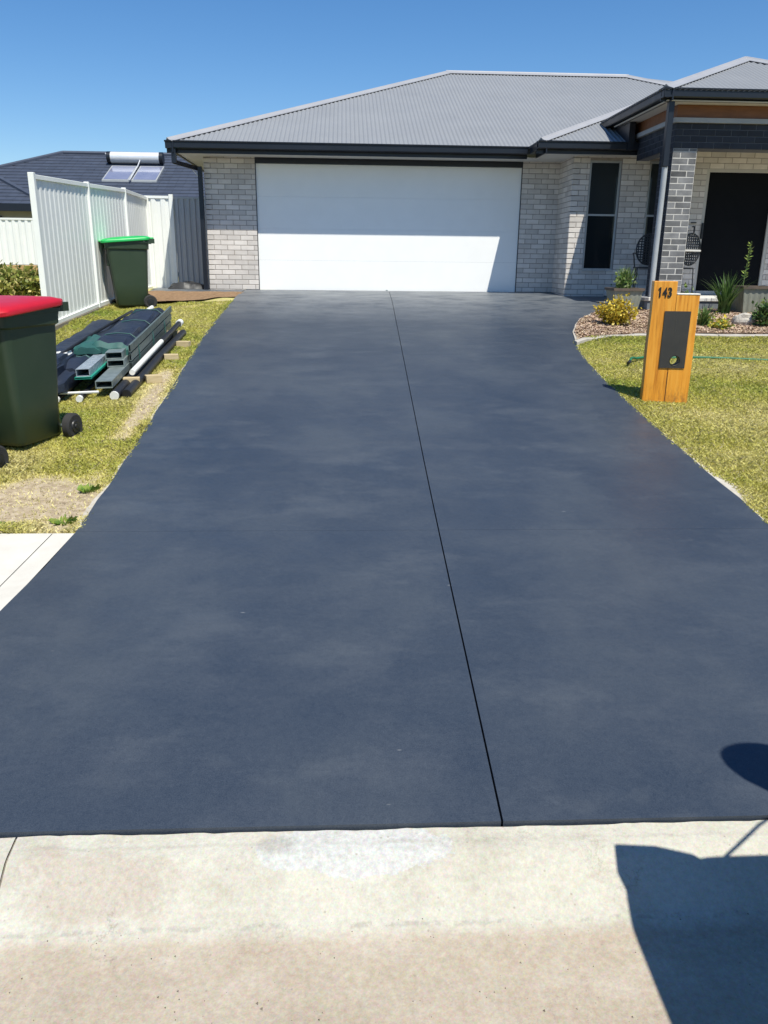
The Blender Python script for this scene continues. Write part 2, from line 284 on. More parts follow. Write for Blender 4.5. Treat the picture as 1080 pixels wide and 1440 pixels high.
# ------------------------------------------------------------------ mesh helpers
class MB:
    def __init__(s): s.v = []; s.f = []
    def quad(s, *p): i = len(s.v); s.v += [tuple(q) for q in p]; s.f.append(tuple(range(i, i+len(p)))); return s
    def box(s, x0, x1, y0, y1, z0, z1):
        i = len(s.v); s.v += [(x, y, z) for z in (z0, z1) for y in (y0, y1) for x in (x0, x1)]
        s.f += [tuple(i+k for k in f) for f in ((0, 2, 3, 1), (4, 5, 7, 6), (0, 1, 5, 4), (2, 6, 7, 3), (0, 4, 6, 2), (1, 3, 7, 5))]; return s
    def prism(s, poly, a, b, axis=1):
        """poly of 2D points extruded from a to b along axis"""
        n = len(poly); i = len(s.v)
        for t in (a, b):
            for (p, q) in poly: s.v.append({0: (t, p, q), 1: (p, t, q), 2: (p, q, t)}[axis])
        s.f.append(tuple(i+k for k in range(n))); s.f.append(tuple(i+n+k for k in reversed(range(n))))
        for k in range(n): s.f.append((i+k, i+(k+1) % n, i+n+(k+1) % n, i+n+k))
        return s
    def tube(s, pts, r, n=8, cap=True):
        pts = [Vector(p) for p in pts]; rs = r if isinstance(r, (list, tuple)) else [r]*len(pts); rings = []
        t0 = (pts[1]-pts[0]).normalized(); a = t0.orthogonal().normalized()
        for k, p in enumerate(pts):
            t = (pts[min(k+1, len(pts)-1)]-pts[max(k-1, 0)]).normalized()
            a = (a-t*a.dot(t)).normalized(); b = t.cross(a); i = len(s.v)
            for j in range(n):
                th = 2*math.pi*j/n; s.v.append(tuple(p+(a*math.cos(th)+b*math.sin(th))*rs[k]))
            rings.append(i)
        for k in range(len(rings)-1):
            for j in range(n): s.f.append((rings[k]+j, rings[k]+(j+1) % n, rings[k+1]+(j+1) % n, rings[k+1]+j))
        if cap: s.f.append(tuple(rings[0]+j for j in reversed(range(n)))); s.f.append(tuple(rings[-1]+j for j in range(n)))
        return s
    def rings(s, rings, cap=True):
        n = len(rings[0]); i0 = len(s.v)
        for r in rings: s.v += [tuple(p) for p in r]
        for k in range(len(rings)-1):
            for j in range(n): s.f.append((i0+k*n+j, i0+k*n+(j+1) % n, i0+(k+1)*n+(j+1) % n, i0+(k+1)*n+j))
        if cap: s.f.append(tuple(i0+j for j in reversed(range(n)))); s.f.append(tuple(i0+(len(rings)-1)*n+j for j in range(n)))
        return s
    def xf(s, M): s.v = [tuple(M @ Vector(p)) for p in s.v]; return s
    def mesh(s, name, m=None, bevel=0, smooth=False, seg=2):
        me = bpy.data.meshes.new(name); me.from_pydata(s.v, [], s.f)
        bm = bmesh.new(); bm.from_mesh(me)
        bmesh.ops.remove_doubles(bm, verts=bm.verts, dist=1e-6) if bevel or smooth else None
        bmesh.ops.recalc_face_normals(bm, faces=bm.faces)
        if bevel:
            es = [e for e in bm.edges if len(e.link_faces) == 2 and e.calc_face_angle(0) > .5]
            bmesh.ops.bevel(bm, geom=es, offset=bevel, segments=seg, affect='EDGES', profile=.5, clamp_overlap=True)
        bm.to_mesh(me); bm.free()
        if m: me.materials.append(m)
        if smooth: me.shade_smooth()
        return me
    def build(s, name, m, parent=None, bevel=0, smooth=False, seg=2, kind=None):
        me = s.mesh(name, m, bevel, smooth, seg)
        if smooth: me.set_sharp_from_angle(angle=math.radians(38))
        return link(name, me, parent, kind)
def link(name, me, parent=None, kind=None):
    o = bpy.data.objects.new(name, me); COL.objects.link(o)
    if parent: o.parent = parent
    if kind: o['kind'] = kind
    return o
def tag(o, label, cat, group=None, kind=None):
    o['label'] = label; o['category'] = cat
    if group: o['group'] = group
    if kind: o['kind'] = kind
    return o
def thing(name, label, cat, loc=(0, 0, 0), rz=0, group=None, kind=None):
    o = bpy.data.objects.new(name, None); COL.objects.link(o); o.location = loc; o.rotation_euler = (0, 0, rz)
    o.empty_display_size = .1
    return tag(o, label, cat, group, kind)
def rel(o, parent):
    """keep world coordinates of a mesh built in world space under a moved parent"""
    bpy.context.view_layer.update(); o.parent = parent; o.matrix_parent_inverse = parent.matrix_world.inverted(); return o
def rrect(w, d, r, z, cx=0, cyy=0, n=4):
    pts = []
    for (sx, sy_, a0) in ((1, 1, 0), (-1, 1, 90), (-1, -1, 180), (1, -1, 270)):
        for k in range(n+1):
            a = math.radians(a0+90*k/n); pts.append((cx+sx*(w/2-r)+r*math.cos(a), cyy+sy_*(d/2-r)+r*math.sin(a), z))
    return pts
def subd(m, f): return [m+(1-m)*0]

# value noise for scatter masks
_G = rng.random((64, 64))
def vn(x, y, s):
    x = np.asarray(x)*s+100.3; y = np.asarray(y)*s+57.1; xi = np.floor(x).astype(int); yi = np.floor(y).astype(int)
    fx = x-xi; fy = y-yi; fx = fx*fx*(3-2*fx); fy = fy*fy*(3-2*fy)
    a = _G[xi % 64, yi % 64]; b = _G[(xi+1) % 64, yi % 64]; c = _G[xi % 64, (yi+1) % 64]; d = _G[(xi+1) % 64, (yi+1) % 64]
    return (a*(1-fx)+b*fx)*(1-fy)+(c*(1-fx)+d*fx)*fy
GY = np.linspace(1.9, 42, 2000); GZ = np.array([g(t) for t in GY])
def gv(y): return np.interp(y, GY, GZ)

# ------------------------------------------------------------------ setting: ground, road, kerb, driveway
def sheet(name, m, x0, x1, ys, dz, kind='structure', parent=None, xs=None):
    b = MB(); xs = xs or [x0, x1]
    for i in range(len(ys)-1):
        for j in range(len(xs)-1):
            b.quad((xs[j], ys[i], g(ys[i])+dz), (xs[j+1], ys[i], g(ys[i])+dz), (xs[j+1], ys[i+1], g(ys[i+1])+dz), (xs[j], ys[i+1], g(ys[i+1])+dz))
    return b.build(name, m, parent, kind=kind)
ysg = [1.97, 2.5, 3, 3.5, 3.9, 4.2, 4.6, 5, 5.4, 6] + [6.5+.5*i for i in range(22)] + [18, 25, 40, 80, 200, 600]
GRND = mat('dry_grass_ground', (.20, .20, .07), (.30, .25, .13), .95, 3, bstr=.6, bdist=.03, spec=.1)
sheet('ground', GRND, -400, 400, ysg, -.16)
MB().quad((-400, -400, -.14), (400, -400, -.14), (400, 1.0, -.14), (-400, 1.0, -.14)).build('road', ASPH, kind='structure')

# kerb: laid-back profile with gutter tray, extruded in lengths with a joint at the left
prof = [(.95, -.135), (1.2, -.132), (1.5, -.126), (1.66, -.121), (1.705, -.116), (1.735, -.104), (1.77, -.088), (1.86, -.028), (1.885, -.012), (1.905, -.005), (1.935, -.001), (1.972, .006)]
MB().quad((-400, 1.9, -.3), (400, 1.9, -.3), (400, 1.98, -.16), (-400, 1.98, -.16)).build('ground_bank', GRND, kind='structure')
kerb = thing('kerb', 'cream concrete laid-back kerb and gutter across the driveway mouth', 'kerb', kind='structure')
del kerb['category']
for (xa, xb) in ((-30, -.969), (-.963, 12), (12.01, 40)):
    b = MB(); xs = list(np.arange(xa, xb, .04)) + [xb] if xa == -.963 or True and abs(xa) < 2 and xb < 13 else [xa, xb]
    if xa == -.963: xs = list(np.arange(xa, 2.2, .03)) + [xb]
    if xa == -30: xs = [xa] + list(np.arange(-2, xb, .03)) + [xb]
    for i in range(len(xs)-1):
        for k in range(len(prof)-1):
            def pt(x, k):
                y, z = prof[k]
                jig = (.004*(vn(x, y, 9.)-.5)+.003*(vn(x, y, 31)-.5)) if k > 0 else 0
                return (x, y+float(jig)*(1.2 if k == len(prof)-1 else .5), z+float(jig)*.6)
            b.quad(pt(xs[i], k), pt(xs[i+1], k), pt(xs[i+1], k+1), pt(xs[i], k+1))
    b.v += [(xa, .95, -.3), (xb, .95, -.3)]
    b.build('kerb_length', KERB, kerb, smooth=True)
jb = MB(); jb.prism([(y, z-.006) for y, z in prof]+[(1.97, -.3), (.95, -.3)], -.9692, -.9628, 0); jb.build('joint_gap', mat('kerb_joint_dirt', (.20, .175, .14), (.13, .11, .09), .95, 30, bstr=.4), kerb)
# grit and small stones lying in the tray
b = MB()
for _ in range(240):
    x, y = random.uniform(-.95, 1.2), random.uniform(1.3, 1.74); s = random.choice((.0012, .0012, .0018, .0022, .0036)) * random.uniform(.6, 1.3)
    z = float(np.interp(y, [q[0] for q in prof], [q[1] for q in prof]))
    i = len(b.v); b.v += [(x-s, y, z), (x+s*.5, y-s, z), (x+s*.6, y+s*.9, z), (x, y, z+s*1.1)]
    b.f += [(i, i+1, i+3), (i+1, i+2, i+3), (i+2, i, i+3)]
b.build('grit', mat('grit', (.28, .23, .18), (.12, .10, .09), .95, 60, obj_rand=.5), kind='stuff')['label'] = 'fine grit and tiny stones lying in the gutter tray'

# driveway outline
LE = [(1.975, -2.15), (2.3, -1.72), (2.57, -1.63), (3.31, -1.55), (3.76, -1.52), (4.22, -1.505), (4.96, -1.53), (6.13, -1.58), (7.5, -1.64), (9.9, -1.76), (11.44, -1.792), (13.2, -1.80), (13.95, -1.83), (15.36, -1.84)]
RE = [(1.975, 3.1), (2.3, 2.75), (2.8, 2.58), (3.5, 2.49), (4.31, 2.475), (4.73, 2.506), (5.43, 2.522), (6.2, 2.548), (7.18, 2.581), (8.25, 2.634), (8.9, 2.70), (9.41, 2.766), (10, 2.86), (10.55, 2.987), (11.1, 3.16), (11.556, 3.36), (11.95, 3.58), (12.275, 3.811), (12.45, 4.0), (12.6, 4.24)]
def le(y): return float(np.interp(y, [p[0] for p in LE], [p[1] for p in LE]))+.006*math.sin(y*9)*(y < 13)
def re(y):
    if y > 12.6: return 4.60
    return float(np.interp(y, [p[0] for p in RE], [p[1] for p in RE]))+.005*math.sin(y*7)
def jx(y): return .465+(y-1.96)*.0255
drive = thing('driveway', 'dark blue-grey sealed concrete driveway running up to the garage', 'driveway', kind='structure'); del drive['category']
ysd = [1.978, 2.1, 2.3, 2.6, 3, 3.4, 3.8, 4.2472]; ysu = [4.2494] + [4.5+.25*i for i in range(33)] + [12.59, 12.6001, 12.9, 13.3, 13.7, 14.1, 14.44, 15.355]
def slab(ys, fa, fb, top=.018):
    b = MB()
    L1 = [(fa(y), y) for y in ys]; L2 = [(fb(y), y) for y in ys]
    for i in range(len(ys)-1):
        z0, z1 = g(ys[i])+top, g(ys[i+1])+top; a0, a1, b0, b1 = L1[i], L1[i+1], L2[i], L2[i+1]
        n = 6
        for k in range(n):
            f0, f1 = k/n, (k+1)/n
            b.quad((lerp(a0[0], b0[0], f0), a0[1], z0), (lerp(a0[0], b0[0], f1), b0[1], z0), (lerp(a1[0], b1[0], f1), b1[1], z1), (lerp(a1[0], b1[0], f0), a1[1], z1))
        for (p, q) in ((a0, a1), (b0, b1)): b.quad((p[0], p[1], z0), (q[0], q[1], z1), (q[0], q[1], z1-.1), (p[0], p[1], z0-.1))
    for y in (ys[0], ys[-1]): b.quad((fa(y), y, g(y)+top), (fb(y), y, g(y)+top), (fb(y), y, g(y)-.08), (fa(y), y, g(y)-.08))
    return b
GW = .0035
slab(ysd, le, lambda y: jx(y)-GW).build('slab', DRIVE, drive); slab(ysd, lambda y: jx(y)+GW, re).build('slab', DRIVE, drive)
slab(ysu, le, lambda y: jx(y)-GW).build('slab', DRIVE, drive); slab(ysu, lambda y: jx(y)+GW, re).build('slab', DRIVE, drive)
# concrete walk in front of the gate, same sealer
MB().quad((-3.5, 14.75, g(14.75)+.012), (-1.86, 14.75, g(14.75)+.012), (-1.86, 15.352, g(15.352)+.012), (-3.5, 15.352, g(15.352)+.012)).build('path', DRIVE, kind='structure')
MB().quad((-3.6, 15.354, g(15.36)+.012), (-2.51, 15.354, g(15.36)+.012), (-2.51, 18, g(18)+.012), (-3.6, 18, g(18)+.012)).build('path', DRIVE, kind='structure')
# ragged cement smear along both slab edges
for side, fe in ((-1, le), (1, re)):
    b = MB(); ys = np.arange(4.27, 12.4, .04)
    def wd(y): return (.012+.05*max(0, float(vn(y, side*3, 2.7))-.45)**1.0*(1.6 if side > 0 else .9)+.012*float(vn(y, 5, 14))+(.05*math.exp(-((y-5.0)/.45)**2)*float(vn(y, 9, 7)+.2) if side > 0 else 0))
    for i in range(len(ys)-1):
        y0, y1 = ys[i], ys[i+1]
        b.quad((fe(y0)-side*.01, y0, g(y0)+.014), (fe(y0)+side*wd(y0), y0, g(y0)+.009), (fe(y1)+side*wd(y1), y1, g(y1)+.009), (fe(y1)-side*.01, y1, g(y1)+.014))
    b.build('cement_smear', mat('cement_smear', (.52, .49, .43), (.38, .33, .26), .95, 18, bstr=.5), drive)

# footpath at the left
fp = thing('footpath', 'pale concrete footpath meeting the left side of the driveway', 'footpath', kind='structure'); del fp['category']
def fpslab(fa, fb, ys=(2.75, 3.1, 3.5, 3.9, 4.235)):
    b = MB()
    for i in range(len(ys)-1):
        y0, y1 = ys[i], ys[i+1]; b.quad((fa(y0), y0, g(y0)+.014), (fb(y0), y0, g(y0)+.014), (fb(y1), y1, g(y1)+.014), (fa(y1), y1, g(y1)+.014))
    for y in (ys[0], ys[-1]): b.quad((fa(y), y, g(y)+.014), (fb(y), y, g(y)+.014), (fb(y), y, g(y)-.05), (fa(y), y, g(y)-.05))
    return b
fpslab(lambda y: -1.625-(4.2-y)*.045, lambda y: le(y)-.004).build('slab', PATHC, fp)
fpslab(lambda y: -3.4, lambda y: -1.63-(4.2-y)*.045).build('slab', PATHC, fp)
fpslab(lambda y: -5.2, lambda y: -3.406).build('slab', PATHC, fp); fpslab(lambda y: -7, lambda y: -5.206).build('slab', PATHC, fp)

# ------------------------------------------------------------------ lawns
def inlawn(x, y, side):
    lx = np.interp(y, [p[0] for p in LE], [p[1] for p in LE]); rx = np.interp(y, [p[0] for p in RE], [p[1] for p in RE])
    if side < 0: return (x < lx+.006) & (x > -3.87+(y-10.8)*.064) & (y > 4.25) & (y < 13.0+.25*vn(x, y, 2))
    be = np.interp(x, [2.6, 2.85, 3.1, 3.5, 4, 8], [9.6, 9.95, 10.12, 10.25, 10.32, 10.3])
    return (x > rx-.006+.055*np.exp(-((y-5.0)/.5)**2)*(vn(y, 9, 7)+.2)) & (y > 2.2) & (y < be-.02)
def dirt(x, y):
    """bare patches: left verge near the path, strip by the slab"""
    x = np.asarray(x, float); y = np.asarray(y, float); n = vn(x, y, 2.1)*.35+vn(x, y, 6.3)*.35+vn(x, y, 17)*.3
    le_ = np.interp(y, [p[0] for p in LE], [p[1] for p in LE])
    d = np.exp(-(((x+2.0)/.33)**2+((y-4.75)/.40)**2))*1.25 + np.exp(-(((x+1.60)/.12)**2+((y-4.5)/.35)**2))*.5
    d += np.exp(-((x-le_+.14)/.13)**2)*np.where((y > 6.0) & (y < 8.4), .85, np.where(y > 8.4, .35, .22))*(x < 0)
    d += np.exp(-((x+1.6)/.4)**2-((y-5.0)/.5)**2)*.35
    d += np.exp(-((x-le_+.6)/.5)**2-((y-12.9)/.5)**2)*.6
    d += np.where(x > 0, .12*vn(x, y, 1.1), 0)
    return np.clip((d*1.35-.75+n*.95)*1.5-.15, 0, 1)
for side, x0, x1, y0, y1, nm in ((-1, -9, -1.3, 4.236, 16, 'lawn_soil'), (1, 2.3, 12, 1.98, 11, 'lawn_soil')):
    b = MB(); nx, ny = int((x1-x0)/.08), int((y1-y0)/.08); X = np.linspace(x0, x1, nx); Yv = np.linspace(y0, y1, ny); Zv = gv(Yv)
    for j in range(ny):
        for i in range(nx): b.v.append((X[i], Yv[j], Zv[j]-float(fall(X[i], Yv[j]))-.004+.008*float(_G[i % 64, j % 64])*(1 if True else 0)))
    for j in range(ny-1):
        for i in range(nx-1): k = j*nx+i; b.f.append((k, k+1, k+nx+1, k+nx))
    me = bpy.data.meshes.new(nm); me.from_pydata(b.v, [], b.f); me.materials.append(LAWN)
    va = np.array(b.v); at = me.attributes.new('dirt', 'FLOAT', 'POINT'); at.data.foreach_set('value', dirt(va[:, 0], va[:, 1]).astype(np.float32))
    link('lawn', me, kind='structure')

def colour_mesh(name, V, F4, C, m):
    """V (n,3); F (m,k) indices; C (m,3) face colours"""
    me = bpy.data.meshes.new(name); k = F4.shape[1]
    me.vertices.add(len(V)); me.vertices.foreach_set('co', V.astype(np.float32).ravel())
    me.loops.add(F4.size); me.loops.foreach_set('vertex_index', F4.astype(np.int32).ravel())
    me.polygons.add(len(F4)); me.polygons.foreach_set('loop_start', np.arange(0, F4.size, k, dtype=np.int32)); me.polygons.foreach_set('loop_total', np.full(len(F4), k, np.int32))
    me.update(calc_edges=True)
    ca = me.color_attributes.new('Col', 'FLOAT_COLOR', 'CORNER'); cc = np.ones((F4.size, 4), np.float32); cc[:, :3] = np.repeat(C, k, axis=0); ca.data.foreach_set('color', cc.ravel())
    me.materials.append(m); return me
def grass(side, x0, x1, y0, y1, dens, hscale=1.0):
    n = int((x1-x0)*(y1-y0)*dens); x = rng.uniform(x0, x1, n); y = y0+(y1-y0)*rng.random(n)**1.35
    # keep inside the camera's view with a margin so detail is where it is seen
    k = inlawn(x, y, side) & (np.abs(x-.05*y) < .56*y+.9); x, y = x[k], y[k]
    d = dirt(x, y); keep = rng.random(len(x)) > np.clip(d*.97+.02, 0, .93); x, y, d = x[keep], y[keep], d[keep]
    n = len(x); tall = np.where(side < 0, np.exp(-((x+3.75)/.22)**2)*1.2, 0)+np.exp(-((y-4.3)/.08)**2)*.4*(side < 0)
    if side > 0: tall = tall+np.exp(-((y-10.1)/.12)**2)*.9
    h = (.012+.017*rng.random(n))*(1+tall)*hscale*(.7+.7*vn(x, y, 3.3))*(1-.45*d)*(1+y*.02); wdt = (.0017+.0018*rng.random(n))*(1+y*.10)
    a = rng.uniform(0, 2*np.pi, n); ln = rng.uniform(.2, 1.3, n)*h; la = rng.uniform(0, 2*np.pi, n); z = gv(y)-fall(x, y)-.003
    V = np.zeros((n, 4, 3)); ca, sa = np.cos(a), np.sin(a)
    V[:, 0] = np.c_[x-ca*wdt, y-sa*wdt, z]; V[:, 1] = np.c_[x+ca*wdt, y+sa*wdt, z]
    mx, my = x+np.cos(la)*ln*.4, y+np.sin(la)*ln*.4
    V[:, 2] = np.c_[mx+ca*wdt*.8, my+sa*wdt*.8, z+h*.7]; V[:, 3] = np.c_[x+np.cos(la)*ln, y+np.sin(la)*ln, z+h]
    F = np.arange(n*4).reshape(n, 4)
    t = np.clip(vn(x, y, .9)*.55+vn(x, y, 3.7)*.35+.25*rng.random(n)-.15+d*.45+(.10 if side > 0 else .0)*(y < 8.5), 0, 1)[:, None]
    green = np.array([.30, .40, .06]); mid = np.array([.58, .54, .13]); straw = np.array([.80, .71, .36])
    C = np.where(t < .5, green+(mid-green)*t*2, mid+(straw-mid)*(t*2-1))*rng.uniform(.72, 1.2, (n, 1))
    s_ = rng.random(n) < .10; C[s_] = np.array([.52, .45, .26])*rng.uniform(.8, 1.1, (s_.sum(), 1))
    return colour_mesh('lawn_grass', V.reshape(-1, 3), F, C, GRASS)
for side, args in ((-1, (-4.0, -1.3, 4.2, 13.4, 21000)), (1, (2.4, 8.2, 2.2, 10.4, 21000))):
    o = link('lawn_grass', grass(side, *args), kind='stuff')
    o['label'] = 'short yellow-green mown grass with bare patches left of the driveway' if side < 0 else 'short yellow-green mown grass around the letterbox'
# green weeds at slab edge
def weed(x, y, r, n, nm='weed'):
    V = []; C = []
    for _ in range(n):
        a = random.uniform(0, 6.28); rr = r*random.random()**.6; px, py = x+rr*math.cos(a), y+rr*math.sin(a)*.8; z = g(py); h = random.uniform(.012, .035); w_ = random.uniform(.0025, .006); b_ = a+random.uniform(-.8, .8)
        dx, dy = math.cos(b_), math.sin(b_)
        V += [(px-dy*w_, py+dx*w_, z), (px+dy*w_, py-dx*w_, z), (px+dx*h*.7+dy*w_, py+dy*h*.7-dx*w_, z+h), (px+dx*h*1.2, py+dy*h*1.2, z+h*.8)]
        C.append((random.uniform(.18, .30), random.uniform(.28, .38), .06))
    V = np.array(V); return colour_mesh(nm, V, np.arange(len(V)).reshape(-1, 4), np.array(C), GRASS)
for (x, y, r, n, lb) in ((-1.64, 4.95, .05, 110, 'dark green weed tuft at the slab edge just above the footpath corner'), (-1.95, 4.34, .045, 70, 'small green weed tuft at the back edge of the footpath'), (-1.62, 4.42, .06, 80, 'broad low weed beside the slab near the footpath corner')):
    tag(link('weed', weed(x, y, r, n)), lb, 'weed', 'weeds along the slab edge')
# garden soil strip in front of the gate
b = MB()
for i in range(40):
    for j in range(14):
        x0, x1 = lerp(-3.75, -1.80, i/40), lerp(-3.75, -1.80, (i+1)/40); f = lambda k, x: lerp(13.0+.25*float(vn(x, 3, 1.7))+(.45 if x > -2.4 else 0)*min(1, (x+2.4)*3), 14.78, k/14)
        q = [(x0, f(j, x0)), (x1, f(j, x1)), (x1, f(j+1, x1)), (x0, f(j+1, x0))]
        b.quad(*[(p[0], p[1], g(p[1])+.010+.012*float(vn(p[0], p[1], 9))) for p in q])
b.build('garden_soil', mat('bark_soil', (.34, .22, .13), (.17, .105, .06), .95, 20, bstr=.9, bscale=60, bdist=.02, spec=.1), kind='structure')

# ------------------------------------------------------------------ garden bed
bed = [(2.84, 9.9)]
edge_pts = [(2.80, 9.78), (3.0, 10.0), (3.4, 10.2), (3.85, 10.33), (4.5, 10.36), (5.5, 10.32), (6.6, 10.25), (8.5, 10.2)]
left_pts = [(y, re(y)) for y in (9.8, 10.2, 10.6, 11, 11.4, 11.8, 12.1, 12.3, 12.45)]
def bx_lo(x): return float(np.interp(x, [p[0] for p in edge_pts], [p[1] for p in edge_pts]))
b = MB(); nx = 90; ny = 34
def bedpt(i, j):
    y = lerp(9.75, 12.42, j/ny); xl = re(y)+.03; x = lerp(xl, 8.5, (i/nx)**1.2); y2 = max(y, bx_lo(x)+.08)
    return (x, y2, g(y2)+.02+.03*float(vn(x, y2, 1.7))+.02*float(vn(x, y2, 8)))
for i in range(nx):
    for j in range(ny): b.quad(bedpt(i, j), bedpt(i+1, j), bedpt(i+1, j+1), bedpt(i, j+1))
b.build('garden_bed', mat('bed_soil', (.30, .20, .14), (.18, .12, .085), .95, 25, bstr=.8, bdist=.02, spec=.1), kind='structure')
n = 52000; x = rng.uniform(2.8, 8.2, n); y = rng.uniform(9.8, 12.4, n)
rx = np.array([re(t) for t in y]); lo = np.interp(x, [p[0] for p in edge_pts], [p[1] for p in edge_pts]); k = (x > rx+.03) & (y > lo+.09) & (x < .62*y); x, y = x[k], y[k]; n = len(x)
s = rng.uniform(.005, .018, n); s2 = s*rng.uniform(.25, .6, n); a = rng.uniform(0, 6.28, n); z = gv(y)+.028+.03*vn(x, y, 1.7)+.02*vn(x, y, 8)+rng.uniform(0, .012, n); t1 = rng.uniform(-.5, .5, n)*s; t2 = rng.uniform(-.6, .6, n)*s2
V = np.zeros((n, 4, 3)); ca, sa = np.cos(a), np.sin(a)
for q, (i_, j_) in enumerate(((-1, -1), (1, -1), (1, 1), (-1, 1))):
    V[:, q] = np.c_[x+i_*s*ca-j_*s2*sa, y+i_*s*sa+j_*s2*ca, z+i_*t1+j_*t2]
C = np.array([.46, .345, .25])*rng.uniform(.6, 1.3, (n, 1))*np.c_[rng.uniform(.95, 1.1, n), np.ones(n), rng.uniform(.85, 1.1, n)]
o = link('bark_mulch', colour_mesh('bark_mulch', V.reshape(-1, 3), np.arange(n*4).reshape(n, 4), C, CHIPM), kind='stuff'); o['label'] = 'loose brown and tan bark chips covering the garden bed'
# concrete edging in lengths
edg = thing('garden_edging', 'low pale concrete edging between the right lawn and the bark bed', 'edging', kind='structure'); del edg['category']
def edge_len(xa, xb):
    b = MB(); xs = np.linspace(xa, xb, 9)
    R = []
    for x in xs:
        y = bx_lo(x); z = g(y); hh = .045+.012*float(vn(x, 1, 6)); R.append([(x, y-.07, z-.05), (x, y-.068, z+hh-.008), (x, y-.05, z+hh), (x, y+.05, z+hh+.004), (x, y+.07, z+hh-.008), (x, y+.07, z-.05)])
    b.rings(R); return b
cur = 2.82
for ln in (.5, .62, .9, 1.1, 1.1, 1.1): edge_len(cur, cur+ln-.012).build('edging_length', EDGEC, edg, smooth=True); cur += ln
# thin concrete edging following the curved slab edge of the bed
b = MB(); R = []
for y in np.linspace(9.85, 12.5, 24): xl = re(y); R.append([(xl+.004, y, g(y)-.02), (xl+.004, y, g(y)+.032), (xl+.055, y, g(y)+.036), (xl+.06, y, g(y)-.02)])
b.rings(R); b.build('edging_length', EDGEC, edg)

# ------------------------------------------------------------------ HOUSE
house = thing('house', 'single-storey pale brick house with grey corrugated roof and double garage', 'house', (0, 15.36, 1.08))
HM = Matrix.Translation((0, -15.36, -1.08))
def H(b, name, m, parent=None, **k):
    b.xf(HM) if parent is None else b.xf(HM)
    return b.build(name, m, parent or house, **k)
BRICKS = []     # (priority, mesh args, matrix, material, wall)
CW, CH = .24, .086
def inv_proj(p):
    q = Vector(p)-CAMP; x, y, z = q.dot(r2), q.dot(u2), q.dot(fw)
    return (540+1115*x/z, 720-1115*y/z, z)
def brickwall(name, O, U, width, z0, z1, brick, mortar, holes=(), thick=.1, off=0, prio=1.0, proud=.0045):
    """wall standing on O, running along unit U, facing Nn (U rotated -90deg); holes = (u0,u1,z0,z1)"""
    U = Vector((*U, 0)); Nn = Vector((U.y, -U.x, 0)); O = Vector(O)
    us = sorted({0, width, *[c for h in holes for c in h[:2]]}); zs = sorted({z0, z1, *[c for h in holes for c in h[2:]]})
    b = MB()
    for i in range(len(us)-1):
        for j in range(len(zs)-1):
            cu, cz = (us[i]+us[i+1])/2, (zs[j]+zs[j+1])/2
            if any(h[0] < cu < h[1] and h[2] < cz < h[3] for h in holes): continue
            b.box(us[i], us[i+1], 0, thick, zs[j], zs[j+1])
    rot = Matrix(((U.x, -Nn.x, 0, O.x), (U.y, -Nn.y, 0, O.y), (0, 0, 1, 0), (0, 0, 0, 1)))
    b.xf(rot); wall = H(b, name, mortar)
    nrow = int(math.ceil((z1-z0)/CH))
    for r in range(nrow):
        za = z0+r*CH; zb = min(za+CH-.010, z1-.002)
        if zb-za < .02: continue
        iv = [(0, width)]
        for h in holes:
            if min(zb, h[3])-max(za, h[2]) > .3*CH:
                nv = []
                for a, c in iv:
                    if h[1] <= a or h[0] >= c: nv.append((a, c)); continue
                    if h[0] > a: nv.append((a, h[0]))
                    if h[1] < c: nv.append((h[1], c))
                iv = nv
        st = -(CW/2 if (r+off) % 2 else 0); k = 0
        while st+k*CW < width:
            a0, a1 = st+k*CW, st+(k+1)*CW-.010; k += 1
            for a, c in iv:
                p, q = max(a0, a+.001), min(a1, c-.001)
                if q-p < .025: continue
                M_ = rot @ Matrix.Translation(((p+q)/2, -proud-random.uniform(0, .0015), (za+zb)/2))
                ctr = M_ @ Vector((0, 0, 0)); px, py, dz = inv_proj(ctr)
                face = max(.05, abs(Nn.dot((CAMP-ctr).normalized())))
                score = prio*(q-p)*face/dz if (-10 < px < 1090 and 0 < py < 1440 and dz > 0) else 0
                BRICKS.append((score, round(q-p, 2), round(zb-za, 3), M_, brick, wall))
    return wall
_bm = {}
def brick_mesh(w_, h_, m):
    key = (w_, h_, m.name)
    if key not in _bm:
        a, c, e = w_/2, h_/2, .003
        b = MB(); R = [[(-a, .03, -c), (a, .03, -c), (a, .03, c), (-a, .03, c)], [(-a, e, -c), (a, e, -c), (a, e, c), (-a, e, c)], [(-a+e, 0, -c+e), (a-e, 0, -c+e), (a-e, 0, c-e), (-a+e, 0, c-e)]]
        b.rings(R, cap=False); i = len(b.v); b.f.append((i-4, i-3, i-2, i-1)); _bm[key] = b.mesh('brick', m)
    return _bm[key]
def place_bricks(limit=300):
    BRICKS.sort(key=lambda t: -t[0]); rest = {}
    for k, (s_, w_, h_, M_, m, wall) in enumerate(BRICKS):
        if k < limit and s_ > 0:
            o = link('brick', brick_mesh(w_, h_, m), wall); o.matrix_local = HM @ M_
        else: rest.setdefault((wall.name, m.name), []).append((w_, h_, M_, m, wall))
    for lst in rest.values():
        b = MB()
        for (w_, h_, M_, m, wall) in lst:
            me = brick_mesh(w_, h_, m); i = len(b.v); MM = HM @ M_
            b.v += [tuple(MM @ v.co) for v in me.vertices]; b.f += [tuple(i+q for q in p.vertices) for p in me.polygons]
        b.build('brick_courses', lst[0][3], lst[0][4], kind='stuff')

